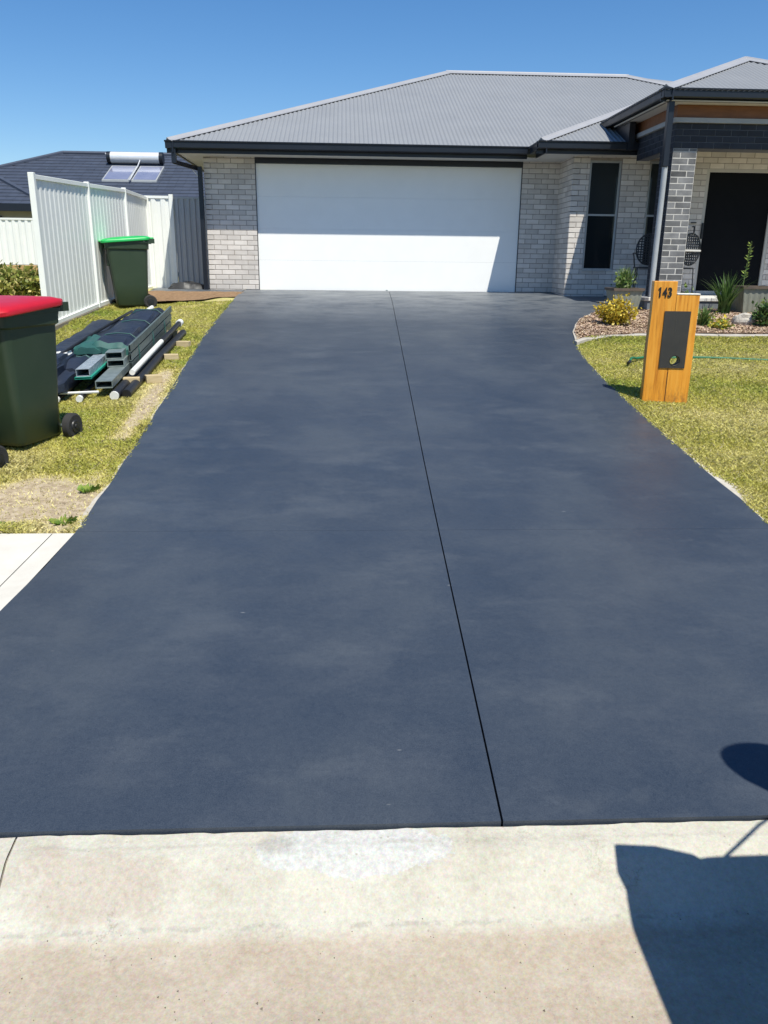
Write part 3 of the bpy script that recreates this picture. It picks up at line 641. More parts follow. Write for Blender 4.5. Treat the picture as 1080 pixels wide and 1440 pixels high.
ZF = 1.085; ZS = 3.385            # floor at garage, soffit height
GX0, GX1 = -1.60, 3.20; GT = 3.275
brickwall('garage_wall', (-2.50, 15.36, 0), (1, 0), GX0+2.5, ZF-.05, ZS, BR_L, MO_L, prio=1.2)
brickwall('garage_wall', (GX1, 15.36, 0), (1, 0), 3.88-GX1, ZF-.05, ZS, BR_L, MO_L)
brickwall('return_wall', (3.88, 15.36, 0), (0, -1), .91, ZF-.05, ZS, BR_L, MO_L, prio=.9)
W1 = (4.165, 4.715, 1.525, 3.315); W2 = (5.20, 5.60, 1.60, 3.315)
brickwall('front_wall', (3.88, 14.45, 0), (1, 0), 2.0, ZF-.05, ZS, BR_L, MO_L, holes=[(W1[0]-3.88, W1[1]-3.88, W1[2], W1[3]), (W2[0]-3.88, W2[1]-3.88, W2[2], W2[3])], off=1)
brickwall('side_wall', (-2.50, 24.0, 0), (0, -1), 8.64, ZF-.05, ZS, BR_L, MO_L, prio=0)
PWY = 13.7
D_ = (5.88, 7.06, 1.18, 3.13)
brickwall('porch_wall', (5.56, PWY, 0), (1, 0), 4.6, 1.155, 3.40, BR_L, MO_L, holes=[(D_[0]-5.56, D_[1]-5.56, 1.10, D_[3])], prio=.9)
brickwall('porch_return_wall', (5.56, 14.45, 0), (0, -1), .75, 1.155, 3.40, BR_L, MO_L, prio=0)
# accent brick pier + beam of the portico
PX0, PX1, PYF = 4.80, 5.155, 12.45
brickwall('portico_pier', (PX0, PYF, 0), (1, 0), PX1-PX0, 1.155, 3.26, BR_D, MO_D, thick=.50, prio=3, proud=.0012)
brickwall('portico_pier_side', (PX0-.001, PYF+.50, 0), (0, -1), .495, 1.155, 3.26, BR_SH, MO_SH, thick=.02, prio=.8)  # pier's side face, its shade painted into the brick colour
brickwall('portico_pier', (7.75, PYF, 0), (1, 0), .355, 1.155, 3.26, BR_D, MO_D, thick=.34, prio=0)
brickwall('portico_beam', (PX0, PYF, 0), (1, 0), 3.30, 3.262, 3.262+CH*4-.01, BR_SH, MO_SH, thick=.34, prio=1.2, off=1)  # beam under the eave, shade painted into the brick colour
brickwall('portico_beam_side', (PX0-.001, 14.0, 0), (0, -1), 1.545, 3.262, 3.262+CH*4-.01, BR_SH, MO_SH, thick=.2, prio=.8)
place_bricks()
# bulkhead above the beam: pale flashing, cedar band
zb = 3.262+CH*4
FLASH = mat('grey_flashing', (.36, .37, .38), (.31, .32, .33), .6, 3, bstr=.05)
H(MB().box(PX0-.05, 8.15, PYF-.05, PYF+.30, zb-.008, zb+.055), 'flashing', FLASH)
H(MB().box(PX0-.052, PX0-.051+.12, PYF+.302, 14.4, zb-.008, zb+.055), 'flashing', FLASH)
H(MB().box(PX0-.005, 8.1, PYF-.012, PYF+.28, zb+.056, 3.88), 'cedar_band', CEDAR)
H(MB().box(PX0-.006, PX0+.1, PYF+.282, 14.6, zb+.056, 3.88), 'cedar_band', CEDAR)

# garage door, head and jambs
gd = MB(); npan = 4; ph = (GT-ZF-.012)/npan
for k in range(npan):
    z0 = ZF+.012+k*ph
    gp = MB().box(GX0+.012, GX1-.012, 15.385, 15.425, z0, z0+ph-.0012)
    H(gp, 'door_panel', WHITE)
H(MB().box(GX0+.02, GX1-.02, 15.383, 15.42, ZF-.012, ZF+.010), 'door_seal', BLACK)
H(MB().box(GX0-.0, GX1+.0, 15.352, 15.50, GT+.002, ZS-.003), 'door_head', NAVY)
for x0, x1 in ((GX0, GX0+.011), (GX1-.011, GX1)): H(MB().box(x0, x1, 15.357, 15.46, ZF, GT), 'door_jamb', NAVY)
H(MB().box(-1.63, 3.23, 15.55, 15.65, ZF-.05, 3.38), 'lining', DARKIN)
H(MB().tube([(.77, 15.35, ZF+.01), (.77, 15.35, ZF+.045)], .018, 10), 'door_bolt', GALV)

# windows
def window(x0, x1, z0, z1, yf, split, frame=ALU, top=GLASS2, low=GLASS):
    f = MB(); t = .036; y0, y1 = yf+.028, yf+.075
    f.box(x0, x0+t, y0, y1, z0, z1).box(x1-t, x1, y0, y1, z0, z1).box(x0+t, x1-t, y0, y1, z1-t, z1).box(x0+t, x1-t, y0, y1, z0, z0+t)
    if split: f.box(x0+t, x1-t, y0+.004, y1-.004, split-.016, split+.016)
    fr = H(f, 'window', frame, bevel=.002, seg=1)
    zs = split or z1-t
    for (za, zb_, m) in (((z0+t, zs-.016, low), (zs+.016, z1-t, top)) if split else ((z0+t, z1-t, low),)):
        H(MB().box(x0+t, x1-t, y0+.02, y0+.026, za, zb_), 'pane', m, fr)
    H(MB().box(x0-.03, x1+.03, y1+.02, y1+.03, z0-.03, z1+.03), 'lining', DARKIN, fr)
    return fr
window(*W1, 14.45, 2.445); window(*W2, 14.45, 2.445)
# sill brick course below the tall window is part of the wall; slim metal sill
H(MB().box(W1[0]-.005, W1[1]+.005, 14.425, 14.47, W1[2]-.012, W1[2]+.002), 'window_sill', ALU)
# porch screen door
f = MB(); x0, x1, z0, z1 = D_[0], D_[1], 1.16, D_[3]; t = .05
f.box(x0, x0+t, PWY+.0, PWY+.07, z0, z1).box(x1-t, x1, PWY+.0, PWY+.07, z0, z1).box(x0+t, x1-t, PWY, PWY+.07, z1-t, z1).box(x0+t, x1-t, PWY, PWY+.07, z0, z0+.06)
dr = H(f, 'porch_door', FRAMEP, bevel=.003, seg=1)
H(MB().box(x0+t, x1-t, PWY+.03, PWY+.036, z0+.06, z1-t), 'screen', SCREEN, dr)
H(MB().box(x0+.012, x0+.04, PWY-.045, PWY-.002, 2.05, 2.30), 'handle', BLACK, dr, bevel=.005)
H(MB().box(x0-.02, x1+.02, PWY+.08, PWY+.09, z0, z1+.03), 'lining', DARKIN, dr)
# small tap bracket on the porch wall
H(MB().tube([(5.74, PWY-.02, 2.24), (5.74, PWY-.09, 2.24), (5.74, PWY-.1, 2.14)], .012, 6).tube([(5.70, PWY-.03, 2.30), (5.79, PWY-.03, 2.30)], .01, 6), 'wall_bracket', BLACK)

# porch floor with riser
H(MB().box(4.585, 8.6, 12.405, 14.44, 1.10, 1.150), 'porch_floor', TILEP, bevel=.004, seg=1)
H(MB().box(4.60, 8.6, 12.425, 14.44, .75, 1.098), 'porch_riser', RISER)

# soffits
ZG0, ZG1 = 3.355, 3.54
def soffit(*a): H(MB().box(*a), 'soffit', SOFF)
soffit(-2.88, 3.885, 14.84, 15.36, ZS-.012, ZS); soffit(-2.88, -2.51, 15.362, 24, ZS-.012, ZS)
soffit(3.291, 6.2, 14.08, 14.45, ZS-.011, ZS+.001); soffit(3.291, 3.879, 14.452, 14.838, ZS-.011, ZS+.001)
soffit(4.53, 8.4, 12.18, PYF-.013, 3.835, 3.847); soffit(4.53, PX0-.007, PYF-.011, 14.5, 3.835, 3.847)
H(MB().box(PX0+.1, 8.4, PYF+.345, 14.4, 3.40, 3.412), 'porch_ceiling', SOFF)

# gutters + fascia along a run; outward normal n
def gutter(a, b_, n, z1=ZG1, z0=ZG0, ext=(0, 0)):
    a, b_ = Vector((*a, 0)), Vector((*b_, 0)); d = (b_-a).normalized(); n = Vector((*n, 0)); L_ = (b_-a).length
    M_ = Matrix(((d.x, n.x, 0, a.x), (d.y, n.y, 0, a.y), (0, 0, 1, 0), (0, 0, 0, 1)))
    # profile (outwards, z): quad gutter with rolled bead
    hz = z1
    pr_ = [(-.115, hz-.12), (-.012, hz-.125), (-.004, hz-.11), (-.002, hz-.03), (.010, hz-.022), (.012, hz-.004), (.004, hz), (-.006, hz-.006), (-.010, hz-.02), (-.012, hz-.10), (-.105, hz-.10), (-.115, hz-.03)]
    g_ = MB().prism(pr_, -ext[0], L_+ext[1], 0); g_.xf(M_); o = H(g_, 'gutter', NAVY)
    f_ = MB().box(-ext[0], L_+ext[1], -.137, -.118, z0, z1-.005).xf(M_); H(f_, 'fascia', NAVY, o)
    return o
gutter((-3.02, 14.70), (3.15, 14.70), (0, -1)); gutter((3.152, 14.70), (3.152, 13.95), (-1, 0)); gutter((3.14, 13.94), (6.0, 13.94), (0, -1))
gutter((-3.02, 24), (-3.02, 14.69), (-1, 0))
gutter((4.446, 12.10), (8.446, 12.10), (0, -1), 3.99, 3.832); gutter((4.446, 14.95), (4.446, 12.09), (-1, 0), 3.99, 3.832)
# end lining of main fascia corner
# portico side lining between bulkhead and roof
H(MB().box(4.60, 4.70, 13.9, 14.9, 3.41, 3.83), 'side_lining', NAVY)

# corrugated roof planes: origin at eave, U along eave, V horizontal run direction, pitch
TP = math.tan(math.radians(22.5))
def corr(O, U, V, u0, u1, lo, hi, per=.076, amp=.009, step=6, m=ROOF, nv=2, z_off=0):
    O = Vector(O); U = Vector((*U, 0)); V = Vector((*V, 0)); b = MB(); nU = max(2, int((u1-u0)/(per/step)))
    us = np.linspace(u0, u1, nU); nrm = (Vector((0, 0, 1))-V*TP).normalized(); prev = None
    for u in us:
        a, c = lo(u), hi(u)
        if c < a+.0005: c = a+.0005
        h = amp*math.cos(2*math.pi*u/per); cur = []
        for k in range(nv):
            v = lerp(a, c, k/(nv-1)); p = O+U*u+V*v+Vector((0, 0, v*TP+z_off))+nrm*h; cur.append(len(b.v)); b.v.append(tuple(p))
        if prev:
            for k in range(nv-1): b.f.append((prev[k], cur[k], cur[k+1], prev[k+1]))
        prev = cur
    return H(b, 'roof_sheet', m, smooth=False)
EZ = 3.525
EX, EY = -3.0, 14.73; T = 5.35; XR = 6.45; VX = 3.17
# main front slope
def hi1(u):
    x = EX+u; r = min(u, T)
    if x > XR: r = min(r, T-(x-XR))
    return max(r, 0)
def lo1(u): return -.03 if EX+u < VX else (EX+u-VX)-.0
corr((EX, EY, EZ), (1, 0), (0, 1), 0, XR-EX+2.6, lambda u: min(lo1(u), hi1(u)), hi1)
# left slope of main roof
corr((EX, EY+2*T, EZ), (0, -1), (1, 0), 0, 2*T, lambda u: -.03, lambda u: min(u, 2*T-u, T))
# back slope
H(MB().quad((EX, EY+2*T, EZ), (12, EY+2*T, EZ), (12-T, EY+T, EZ+T*TP), (EX+T, EY+T, EZ+T*TP)), 'roof_sheet', ROOF)
H(MB().quad((XR, EY+T, EZ+T*TP), (XR+2.6, EY+T-2.6, EZ+(T-2.6)*TP), (XR+2.6+4, EY+T-2.6, EZ+(T-2.6)*TP), (12-T, EY+T, EZ+T*TP)), 'roof_sheet', ROOF)
# projecting left-facing sliver between valley and hip
FY = 13.97
corr((VX, EY, EZ), (0, -1), (1, 0), 0-3.6, EY-FY, lambda u: max(-.03, -u), lambda u: min(3.6, (EY-FY)-u), m=ROOF)
# projecting front slope
corr((VX, FY, EZ), (1, 0), (0, 1), 0, 9, lambda u: -.03, lambda u: min(u, 3.6))
H(MB().quad((VX+3.6, FY+3.6, EZ+3.6*TP), (VX+9, FY+3.6, EZ+3.6*TP), (VX+9, FY+7.6, EZ), (VX+3.6, FY+7.6, EZ)), 'roof_sheet', ROOF)
# portico pyramid
QX, QY, QZ, QT = 4.46, 12.12, 3.975, 2.0
for (O, U, V) in (((QX, QY, QZ), (1, 0), (0, 1)), ((QX, QY+4, QZ), (0, -1), (1, 0)), ((QX+4, QY, QZ), (0, 1), (-1, 0)), ((QX+4, QY+4, QZ), (-1, 0), (0, -1))):
    corr(O, U, V, 0, 4, lambda u: -.03, lambda u: min(u, 4-u))
# ridge and hip caps (folded strips with rolled centre)
def cap(p, q, w_=.11, drop=None):
    p, q = Vector(p), Vector(q); d = (q-p).normalized(); s_ = d.cross(Vector((0, 0, 1))).normalized(); n = s_.cross(d)
    dr = drop if drop is not None else w_*.30
    prof_ = [(-w_, -dr), (-w_*.45, -dr*.40+.004), (-.022, .008), (-.012, .022), (0, .028), (.012, .022), (.022, .008), (w_*.45, -dr*.40+.004), (w_, -dr), (w_, -dr-.006), (0, -.002), (-w_, -dr-.006)]
    R = [[tuple(c+s_*a+n*(z+.024)) for a, z in prof_] for c in (p, q)]
    return H(MB().rings(R), 'ridge_cap', CAP)
rz = EZ+T*TP
cap((EX+.02, EY+.02, EZ+.01), (EX+T, EY+T, rz)); cap((EX+T-.05, EY+T, rz+.004), (XR+.05, EY+T, rz+.004), w_=.13, drop=.055); cap((XR, EY+T, rz), (XR+2.6, EY+T-2.6, EZ+(T-2.6)*TP))
cap((EX+T, EY+T, rz), (EX+.02, EY+2*T, EZ))
cap((VX+.02, FY+.02, EZ+.01), (VX+3.6, FY+3.6, EZ+3.6*TP), w_=.10)
ap = (QX+QT, QY+QT, QZ+QT*TP)
for c in ((QX+.02, QY+.02), (QX+4, QY), (QX, QY+4), (QX+4, QY+4)): cap((c[0], c[1], QZ+.01), ap)
# valley tray
# downpipes
def dpipe(pts, r, m, name='downpipe', n=8): return H(MB().tube(pts, r, n), name, m)
b = MB(); 
# left corner downpipe: drops from the gutter, returns under the soffit, runs down the wall corner
b.box(-2.93, -2.855, 14.72, 14.79, 3.19, 3.415); H(b, 'downpipe', NAVY)
b = MB(); R = [[(x, y-.03, z-.035), (x, y+.04, z-.035), (x, y+.04, z+.035), (x, y-.03, z+.035)] for (x, y, z) in ((-2.92, 14.75, 3.215), (-2.60, 15.32, 3.165))]
b.rings(R); H(b, 'downpipe', NAVY)
H(MB().box(-2.60, -2.525, 15.27, 15.345, 1.085, 3.20), 'downpipe', NAVY, bevel=.004, seg=1)
H(MB().tube([(-2.68, 15.25, 3.14), (-2.60, 15.29, 3.04)], .008, 5), 'pipe_bracket', PVC)
# portico downpipe: dark box upper, pale round lower
H(MB().box(4.575, 4.655, 12.20, 12.29, 2.985, 3.86), 'downpipe', NAVY, bevel=.004, seg=1)
dp2 = H(MB().tube([(4.625, 12.25, 2.985), (4.63, 12.26, 2.9), (4.645, 12.32, 1.16)], .041, 14), 'downpipe', GPVC, smooth=True)
dp2['label'] = 'pale grey lower downpipe beside the dark portico pier'

# ------------------------------------------------------------------ fences
def ribbed(A, B, zt_a, zt_b, zb_a, zb_b, n_side, per=.1625, amp=.019, prof_=((0, 0), (.18, 0), (.32, 1), (.68, 1), (.82, 0))):
    A, B = Vector((*A, 0)), Vector((*B, 0)); d = (B-A); Ln = d.length; d.normalize(); nn = Vector((d.y, -d.x, 0))*n_side; b = MB(); pts = []
    k = 0
    while k*per < Ln:
        for (t, h) in prof_:
            u = (k+t)*per
            if u <= Ln: pts.append((u, h))
        k += 1
    pts.append((Ln, 0)); prev = None
    for u, h in pts:
        f = u/Ln; p = A+d*u+nn*amp*h; cur = (len(b.v), len(b.v)+1)
        b.v += [(p.x, p.y, lerp(zb_a, zb_b, f)), (p.x, p.y, lerp(zt_a, zt_b, f))]
        if prev: b.f.append((prev[0], cur[0], cur[1], prev[1]))
        prev = cur
    return b
def bar(b, A, B, za, zb_, h, w_):
    """rail of height h and width w_ running from A to B"""
    A, B = Vector((*A, 0)), Vector((*B, 0)); d = (B-A).normalized(); nn = Vector((d.y, -d.x, 0))*w_/2
    R = [[(A+nn).to_3d()+Vector((0, 0, za)), (A-nn)+Vector((0, 0, za)), (A-nn)+Vector((0, 0, za+h)), (A+nn)+Vector((0, 0, za+h))], [(B+nn)+Vector((0, 0, zb_)), (B-nn)+Vector((0, 0, zb_)), (B-nn)+Vector((0, 0, zb_+h)), (B+nn)+Vector((0, 0, zb_+h))]]
    return b.rings(R)
FN = [(-3.873, 10.80, 2.615, .79), (-3.756, 12.62, 2.672, .955), (-3.65, 14.26, 2.730, 1.055), (-3.70, 15.98, 2.735, 1.10)]
FN = [(x, y, t_, b_-(.02 if i < 2 else 0)) for i, (x, y, t_, b_) in enumerate(FN)]
fe = thing('panel_fence', 'tall white ribbed steel fence running along the left lawn', 'fence', (-3.87, 10.8, .75))
FM = Matrix.Translation((3.87, -10.8, -.75))
for i in range(3):
    (xa, ya, ta, ba), (xb, yb, tb, bb) = FN[i], FN[i+1]
    ribbed((xa, ya), (xb, yb), ta-.03, tb-.03, ba+.02, bb+.02, 1, per=.14, amp=.007).xf(FM).build('fence_sheet', FENCEW, fe)
    for (za, zb_, nm) in ((ta-.055, tb-.055, 'rail'), (ba-.005, bb-.005, 'rail')):
        bar(MB(), (xa, ya+.03), (xb, yb-.03), za, zb_, .055, .058).xf(FM).build(nm, FENCEW, fe, bevel=.004, seg=1)
    # sleeper plinth on the ground
    bar(MB(), (xa+.01, ya), (xb+.01, yb-.01), g(ya)-.05, g(yb)-.05, 0, .06) if False else None
    R = []
    for (x, y, zt) in ((xa, ya, ba-.008), (xb, yb-.008, bb-.008)): R.append([(x-.035, y, gg(x, y)-.06), (x+.045, y, gg(x, y)-.06), (x+.045, y, zt), (x-.035, y, zt)])
    MB().rings(R).xf(FM).build('sleeper', SLEEP, fe)
for i, (x, y, t_, b_) in enumerate(FN):
    w2 = .052 if i == 0 else .036
    MB().box(x-.035, x+.038, y-w2, y+w2*.4, (gg(x, y) if i == 1 else b_)-.02, t_+.018).xf(FM).build('post', FENCEW, fe, bevel=.004, seg=1)
# cross fence + gate, between tall fence and house
gt = thing('side_gate', 'white and grey ribbed steel gate between tall fence and house corner', 'gate', (-3.2, 15.97, 1.07))
GM = Matrix.Translation((3.2, -15.97, -1.07))
ribbed((-3.66, 15.98), (-3.28, 15.98), 2.71, 2.71, 1.11, 1.11, 1, per=.18).xf(GM).build('gate_sheet', FENCEW, gt)
bar(MB(), (-3.66, 15.98), (-3.28, 15.98), 2.71, 2.71, .045, .055).xf(GM).build('rail', FENCEW, gt)
MB().box(-3.275, -3.20, 15.945, 16.01, 1.07, 2.78).xf(GM).build('post', FENCEW, gt, bevel=.003, seg=1)
MB().box(-3.69, -3.65, 15.95, 16.01, 1.07, 2.75).xf(GM).build('post', FENCEW, gt, bevel=.003, seg=1)
ribbed((-3.19, 15.99), (-2.52, 15.99), 2.71, 2.71, 1.11, 1.11, 1, per=.105, amp=.022).xf(GM).build('gate_sheet', FENCEG, gt)
bar(MB(), (-3.195, 15.99), (-2.51, 15.99), 2.705, 2.705, .035, .05).xf(GM).build('rail', FENCEG, gt)
bar(MB(), (-3.195, 15.99), (-2.51, 15.99), 1.095, 1.095, .035, .05).xf(GM).build('rail', FENCEG, gt)
# black folded tray leaning at the foot of the gate
t_ = thing('folded_tarp', 'crumpled black plastic sheet lying at the foot of the side gate', 'tarp', (-2.93, 15.55, g(15.55)))
V = []; b = MB(); nx, ny = 16, 7
for j in range(ny):
    for i in range(nx):
        u, v = i/(nx-1)*2-1, j/(ny-1)*2-1; r_ = max(0, 1-u*u)**.5*max(0, 1-v*v)**.3
        b.v.append((u*.36, v*.14, .012+.12*r_*(.65+.7*float(vn(u*2, v*2, 2.2)))))
for j in range(ny-1):
    for i in range(nx-1): k = j*nx+i; b.f.append((k, k+1, k+nx+1, k+nx))
b.build('sheet', BLACK, t_, smooth=True)

# back-left neighbour fence with retaining timber
nf = thing('boundary_fence', 'low cream ribbed fence on tan timber retaining wall at far left', 'fence', (-7, 19, 1.2))
NM = Matrix.Translation((7, -19, -1.2))
for (xa, xb) in ((-16, -13.6), (-13.58, -11.2), (-11.18, -8.82), (-8.80, -6.4)):
    ribbed((xa, 19), (xb, 19), 2.43, 2.43, 1.49, 1.49, 1, per=.14).xf(NM).build('fence_sheet', FENCEW, nf)
    bar(MB(), (xa, 19), (xb, 19), 2.43, 2.43, .04, .05).xf(NM).build('rail', FENCEW, nf)
MB().box(-7.80, -7.74, 18.95, 19.05, 1.49, 2.47).xf(NM).build('post', FENCEW, nf)
for k in range(2):
    MB().box(-16, -6.0, 18.96, 19.05, 1.05+k*.215, 1.05+k*.215+.208).xf(NM).build('sleeper', RETT, nf, bevel=.008, seg=1)

# ------------------------------------------------------------------ neighbour house
nh = thing('neighbour_house', 'neighbouring house with dark navy tiled hip roof behind the fence', 'house', (-10, 30, 1.2))
HN = Matrix.Translation((10, -30, -1.2))
def nb(b, name, m, parent=None, **k): return b.xf(HN).build(name, m, parent or nh, **k)
def tiled(O, U, V, u0, u1, hi, lo=lambda u: 0, course=.33, vmax=6):
    """stepped courses of tiles, trimmed to the plane's outline"""
    O = Vector(O); U = Vector((*U, 0)); V = Vector((*V, 0)); b = MB(); nu = int((u1-u0)/.30); k = 0
    while k*course < vmax:
        va, vb = k*course, (k+1)*course+.02; k += 1
        for i in range(nu):
            ua, ub = u0+(u1-u0)*i/nu, u0+(u1-u0)*(i+1)/nu-.004; um = (ua+ub)/2
            sh = .15 if k % 2 else 0
            if hi(um) < va or lo(um) > vb: continue
            a0, a1 = max(va, lo(ua)), max(va, lo(ub)); c0, c1 = min(vb, hi(ua)), min(vb, hi(ub))
            if c0 <= a0+.001 and c1 <= a1+.001: continue
            j = random.uniform(0, .006)
            P = lambda u, v, h: tuple(O+U*u+V*v+Vector((0, 0, v*TP+h)))
            q = [P(ua, a0, .045+j), P(ub, a1, .045+j), P(ub, max(c1, a1), .012), P(ua, max(c0, a0), .012)]
            b.quad(*q); b.quad(P(ua, a0, 0), P(ub, a1, 0), q[1], q[0])
    o = nb(b, 'roof_tiles', TILEN); o['kind'] = 'stuff'; return o
NE = 3.47; NT = 5.2; AX = -11.3
# main roof: front slope and left hip
tiled((-16.5, 30, NE), (1, 0), (0, 1), 0, 19, lambda u: min(u, NT), lambda u: 0)
tiled((-16.5, 30+2*NT, NE), (0, -1), (1, 0), 0, 2*NT, lambda u: min(u, 2*NT-u, NT))
nb(MB().quad((-16.5, 30+2*NT, NE), (2.5, 30+2*NT, NE), (2.5, 30+NT, NE+NT*TP), (AX, 30+NT, NE+NT*TP)), 'roof_back', TILEN)
def ncap(p, q):
    p, q = Vector(p), Vector(q); nb(MB().tube([p+Vector((0, 0, .03)), q+Vector((0, 0, .03))], .10, 6), 'ridge_cap', TILEN)
ncap((AX, 30+NT, NE+NT*TP), (2.5, 30+NT, NE+NT*TP)); ncap((-16.5, 30, NE), (AX, 30+NT, NE+NT*TP))
nb(MB().box(-9.6, 2.3, 30.6, 40, 1.2, NE-.1), 'wall', WALLN); nb(MB().box(-9.8, 2.5, 29.88, 30.0, NE-.19, NE+.03), 'gutter', NAVY)
nb(MB().box(-9.8, 2.4, 30.0, 30.6, NE-.16, NE-.13), 'eave', WALLN)
# projecting left wing, hipped
LZ, LX0, LX1, LY = 3.33, -18.6, -10.0, 29.0; LH = (LX1-LX0)/2
tiled((LX0, LY, LZ), (1, 0), (0, 1), 0, LX1-LX0, lambda u: min(u, LX1-LX0-u))
tiled((LX1, LY, LZ), (0, 1), (-1, 0), 0, 12, lambda u: min(u, LH))
ncap((LX1, LY, LZ), (LX0+LH, LY+LH, LZ+LH*TP)); ncap((LX0+LH, LY+LH, LZ+LH*TP), (LX0+LH, LY+12, LZ+LH*TP)); ncap((LX0, LY, LZ), (LX0+LH, LY+LH, LZ+LH*TP))
nb(MB().box(LX0-.1, LX1+.1, LY-.12, LY, LZ-.20, LZ+.04), 'gutter', NAVY); nb(MB().box(LX1+.001, LX1+.12, LY-.0, 31, LZ-.20, LZ+.04), 'gutter', NAVY)
nb(MB().box(LX0+.5, LX1-.5, LY+.55, 36, 1.2, LZ-.12), 'wall', WALLN); nb(MB().box(LX0, LX1, LY+.001, LY+.55, LZ-.15, LZ-.12), 'eave', WALLN)
wn = nb(MB().box(-14.5, -11.75, LY+.50, LY+.548, 1.9, 3.0), 'window', BLACK); nb(MB().box(-14.42, -11.83, LY+.488, LY+.499, 1.98, 2.92), 'pane', GLASS, wn)
# solar water heater
s = thing('solar_water_heater', 'silver roof tank over two solar collectors on the dark tiled roof', 'solar heater', (-8.1, 33.7, 5.1))
SM = Matrix.Translation((8.1, -33.7, -5.1))
def rp(x, y, h): return Vector((x, y, NE+(y-30)*TP+h))
b = MB(); cyl = []
for x in (-9.08, -7.22): cyl.append([(x, 34.0+.21*math.cos(a), NE+4*TP+.27+.21*math.sin(a)) for a in [2*math.pi*k/24 for k in range(24)]])
b.rings(cyl); b.xf(SM).build('tank', CHROME, s, smooth=True)
for x0, x1 in ((-9.22, -9.081), (-7.219, -7.08)):
    MB().rings([[(x, 34.0+.22*math.cos(a), NE+4*TP+.27+.22*math.sin(a)) for a in [2*math.pi*k/24 for k in range(24)]] for x in (x0, x1)]).xf(SM).build('end_cap', NAVY, s, smooth=True)
for (xa, xb, ua, ub) in ((-8.86, -7.93, -8.98, -8.0), (-7.87, -6.98, -7.90, -6.98)):
    def pq(f, t_, h): return rp(lerp(lerp(ua, ub, f), lerp(xa, xb, f), 0) , lerp(32.05, 33.62, t_), h)
    P4 = [pq(0, 0, .10), pq(1, 0, .10), pq(1, 1, .10), pq(0, 1, .10)]
    fr = MB().rings([[tuple(p-Vector((0, 0, .09))) for p in P4], [tuple(p) for p in P4]]).xf(SM).build('collector', ALU, s)
    q = [pq(.05, .04, .106), pq(.95, .04, .106), pq(.95, .96, .106), pq(.05, .96, .106)]
    MB().quad(*[tuple(p) for p in q]).xf(SM).build('collector_face', SOLARC, fr)
MB().tube([rp(-7.95, 33.9, .25), rp(-7.95, 33.4, .16), rp(-7.93, 31.9, .15)], .02, 6).tube([rp(-9.3, 34.0, .4), rp(-9.05, 34.0, .4)], .03, 6).xf(SM).build('pipe', CHROME, s)

# ------------------------------------------------------------------ wheelie bins
def make_bin(lidmat, label, loc, rz, s_=1.0, lids=True):
    t = thing('wheelie_bin', label, 'bin', loc, rz, 'wheelie bins on the left verge')
    # local: +y is the back (hinge, wheels), width along x
    R = [rrect(.40, .44, .05, .035, 0, .02), rrect(.43, .47, .055, .06, 0, .02), rrect(.455, .51, .06, .35, 0, .012), rrect(.50, .585, .065, .80, 0, 0), rrect(.505, .59, .065, .86, 0, 0), rrect(.545, .63, .07, .875, 0, -.003), rrect(.55, .64, .07, .925, 0, -.005), rrect(.555, .65, .07, .955, 0, -.005), rrect(.575, .675, .075, .957, 0, -.005), rrect(.578, .68, .075, .985, 0, -.005), rrect(.53, .63, .06, .985, 0, -.005), rrect(.50, .58, .06, .90, 0, 0)]
    MB().rings(R).build('body', BINP, t, smooth=True)
    # moulded front panel recess lines and side flutes
    MB().box(-.15, .15, -.303, -.27, .62, .80).build('front_panel', BINP, t, bevel=.012)
    # lid: domed, sloping to the front
    Lr = []
    for (f, z, r_) in ((1.0, .985, .08), (1.025, .992, .08), (1.03, 1.015, .08), (1.0, 1.032, .09), (.88, 1.048, .10), (.55, 1.062, .08), (.2, 1.066, .04)):
        ring = rrect(.60*f, .70*f, r_*f, 0, 0, -.015); Lr.append([(x, y, z+.028*(y/.35) - .010) for x, y, _ in ring])
    lid = MB().rings(Lr).build('lid', lidmat, t, smooth=True)
    MB().box(-.06, .06, -.40, -.345, .965, .99).build('lid_grip', lidmat, lid, bevel=.008)
    # hinge knuckles + handle bar
    for x in (-.19, .19): MB().box(x-.05, x+.05, .31, .395, .965, 1.045).build('hinge', lidmat, lid, bevel=.014)
    MB().tube([(-.26, .385, 1.0), (.26, .385, 1.0)], .017, 10).box(-.275, -.245, .30, .40, .955, 1.02).box(.245, .275, .30, .40, .955, 1.02).build('handle', BINP, t)
    # wheels on axle at the back
    MB().tube([(-.30, .275, .10), (.30, .275, .10)], .012, 8).build('axle', GALV, t)
    for x in (-1, 1):
        ws = MB(); prof_ = [(.0, .028), (.07, .030), (.085, .032), (.100, .022), (.100, -.022), (.085, -.032), (.07, -.030), (0, -.028)]
        rings = []
        for (r_, dx) in prof_: rings.append([(x*.285+dx, .275+max(r_, .002)*math.cos(a), .10+max(r_, .002)*math.sin(a)) for a in [2*math.pi*k/24 for k in range(24)]])
        wh = ws.rings(rings).build('wheel', RUBBER, t, smooth=True)
        MB().rings([[(x*.285+x*dx, .275+r_*math.cos(a), .10+r_*math.sin(a)) for a in [2*math.pi*k/16 for k in range(16)]] for dx, r_ in ((.030, .05), (.038, .045), (.038, .02), (.046, .018))]).build('hub', BLACK, wh, smooth=True)
    # lower wheel housing
    MB().box(-.20, .20, .18, .27, .035, .17).build('wheel_housing', BINP, t, bevel=.02)
    return t
make_bin(REDP, 'dark green wheelie bin with red lid standing at the left edge', (-2.46, 5.95, gg(-2.4, 5.95)), math.radians(-17))
make_bin(GRNP, 'dark green wheelie bin with bright green lid beside the white fence', (-3.36, 13.0, gg(-3.36, 13.0)), math.radians(-72))
make_bin(YELP, 'dark green wheelie bin mostly outside the left edge with one wheel showing', (-2.74, 5.19, g(5.1)), math.radians(-22))

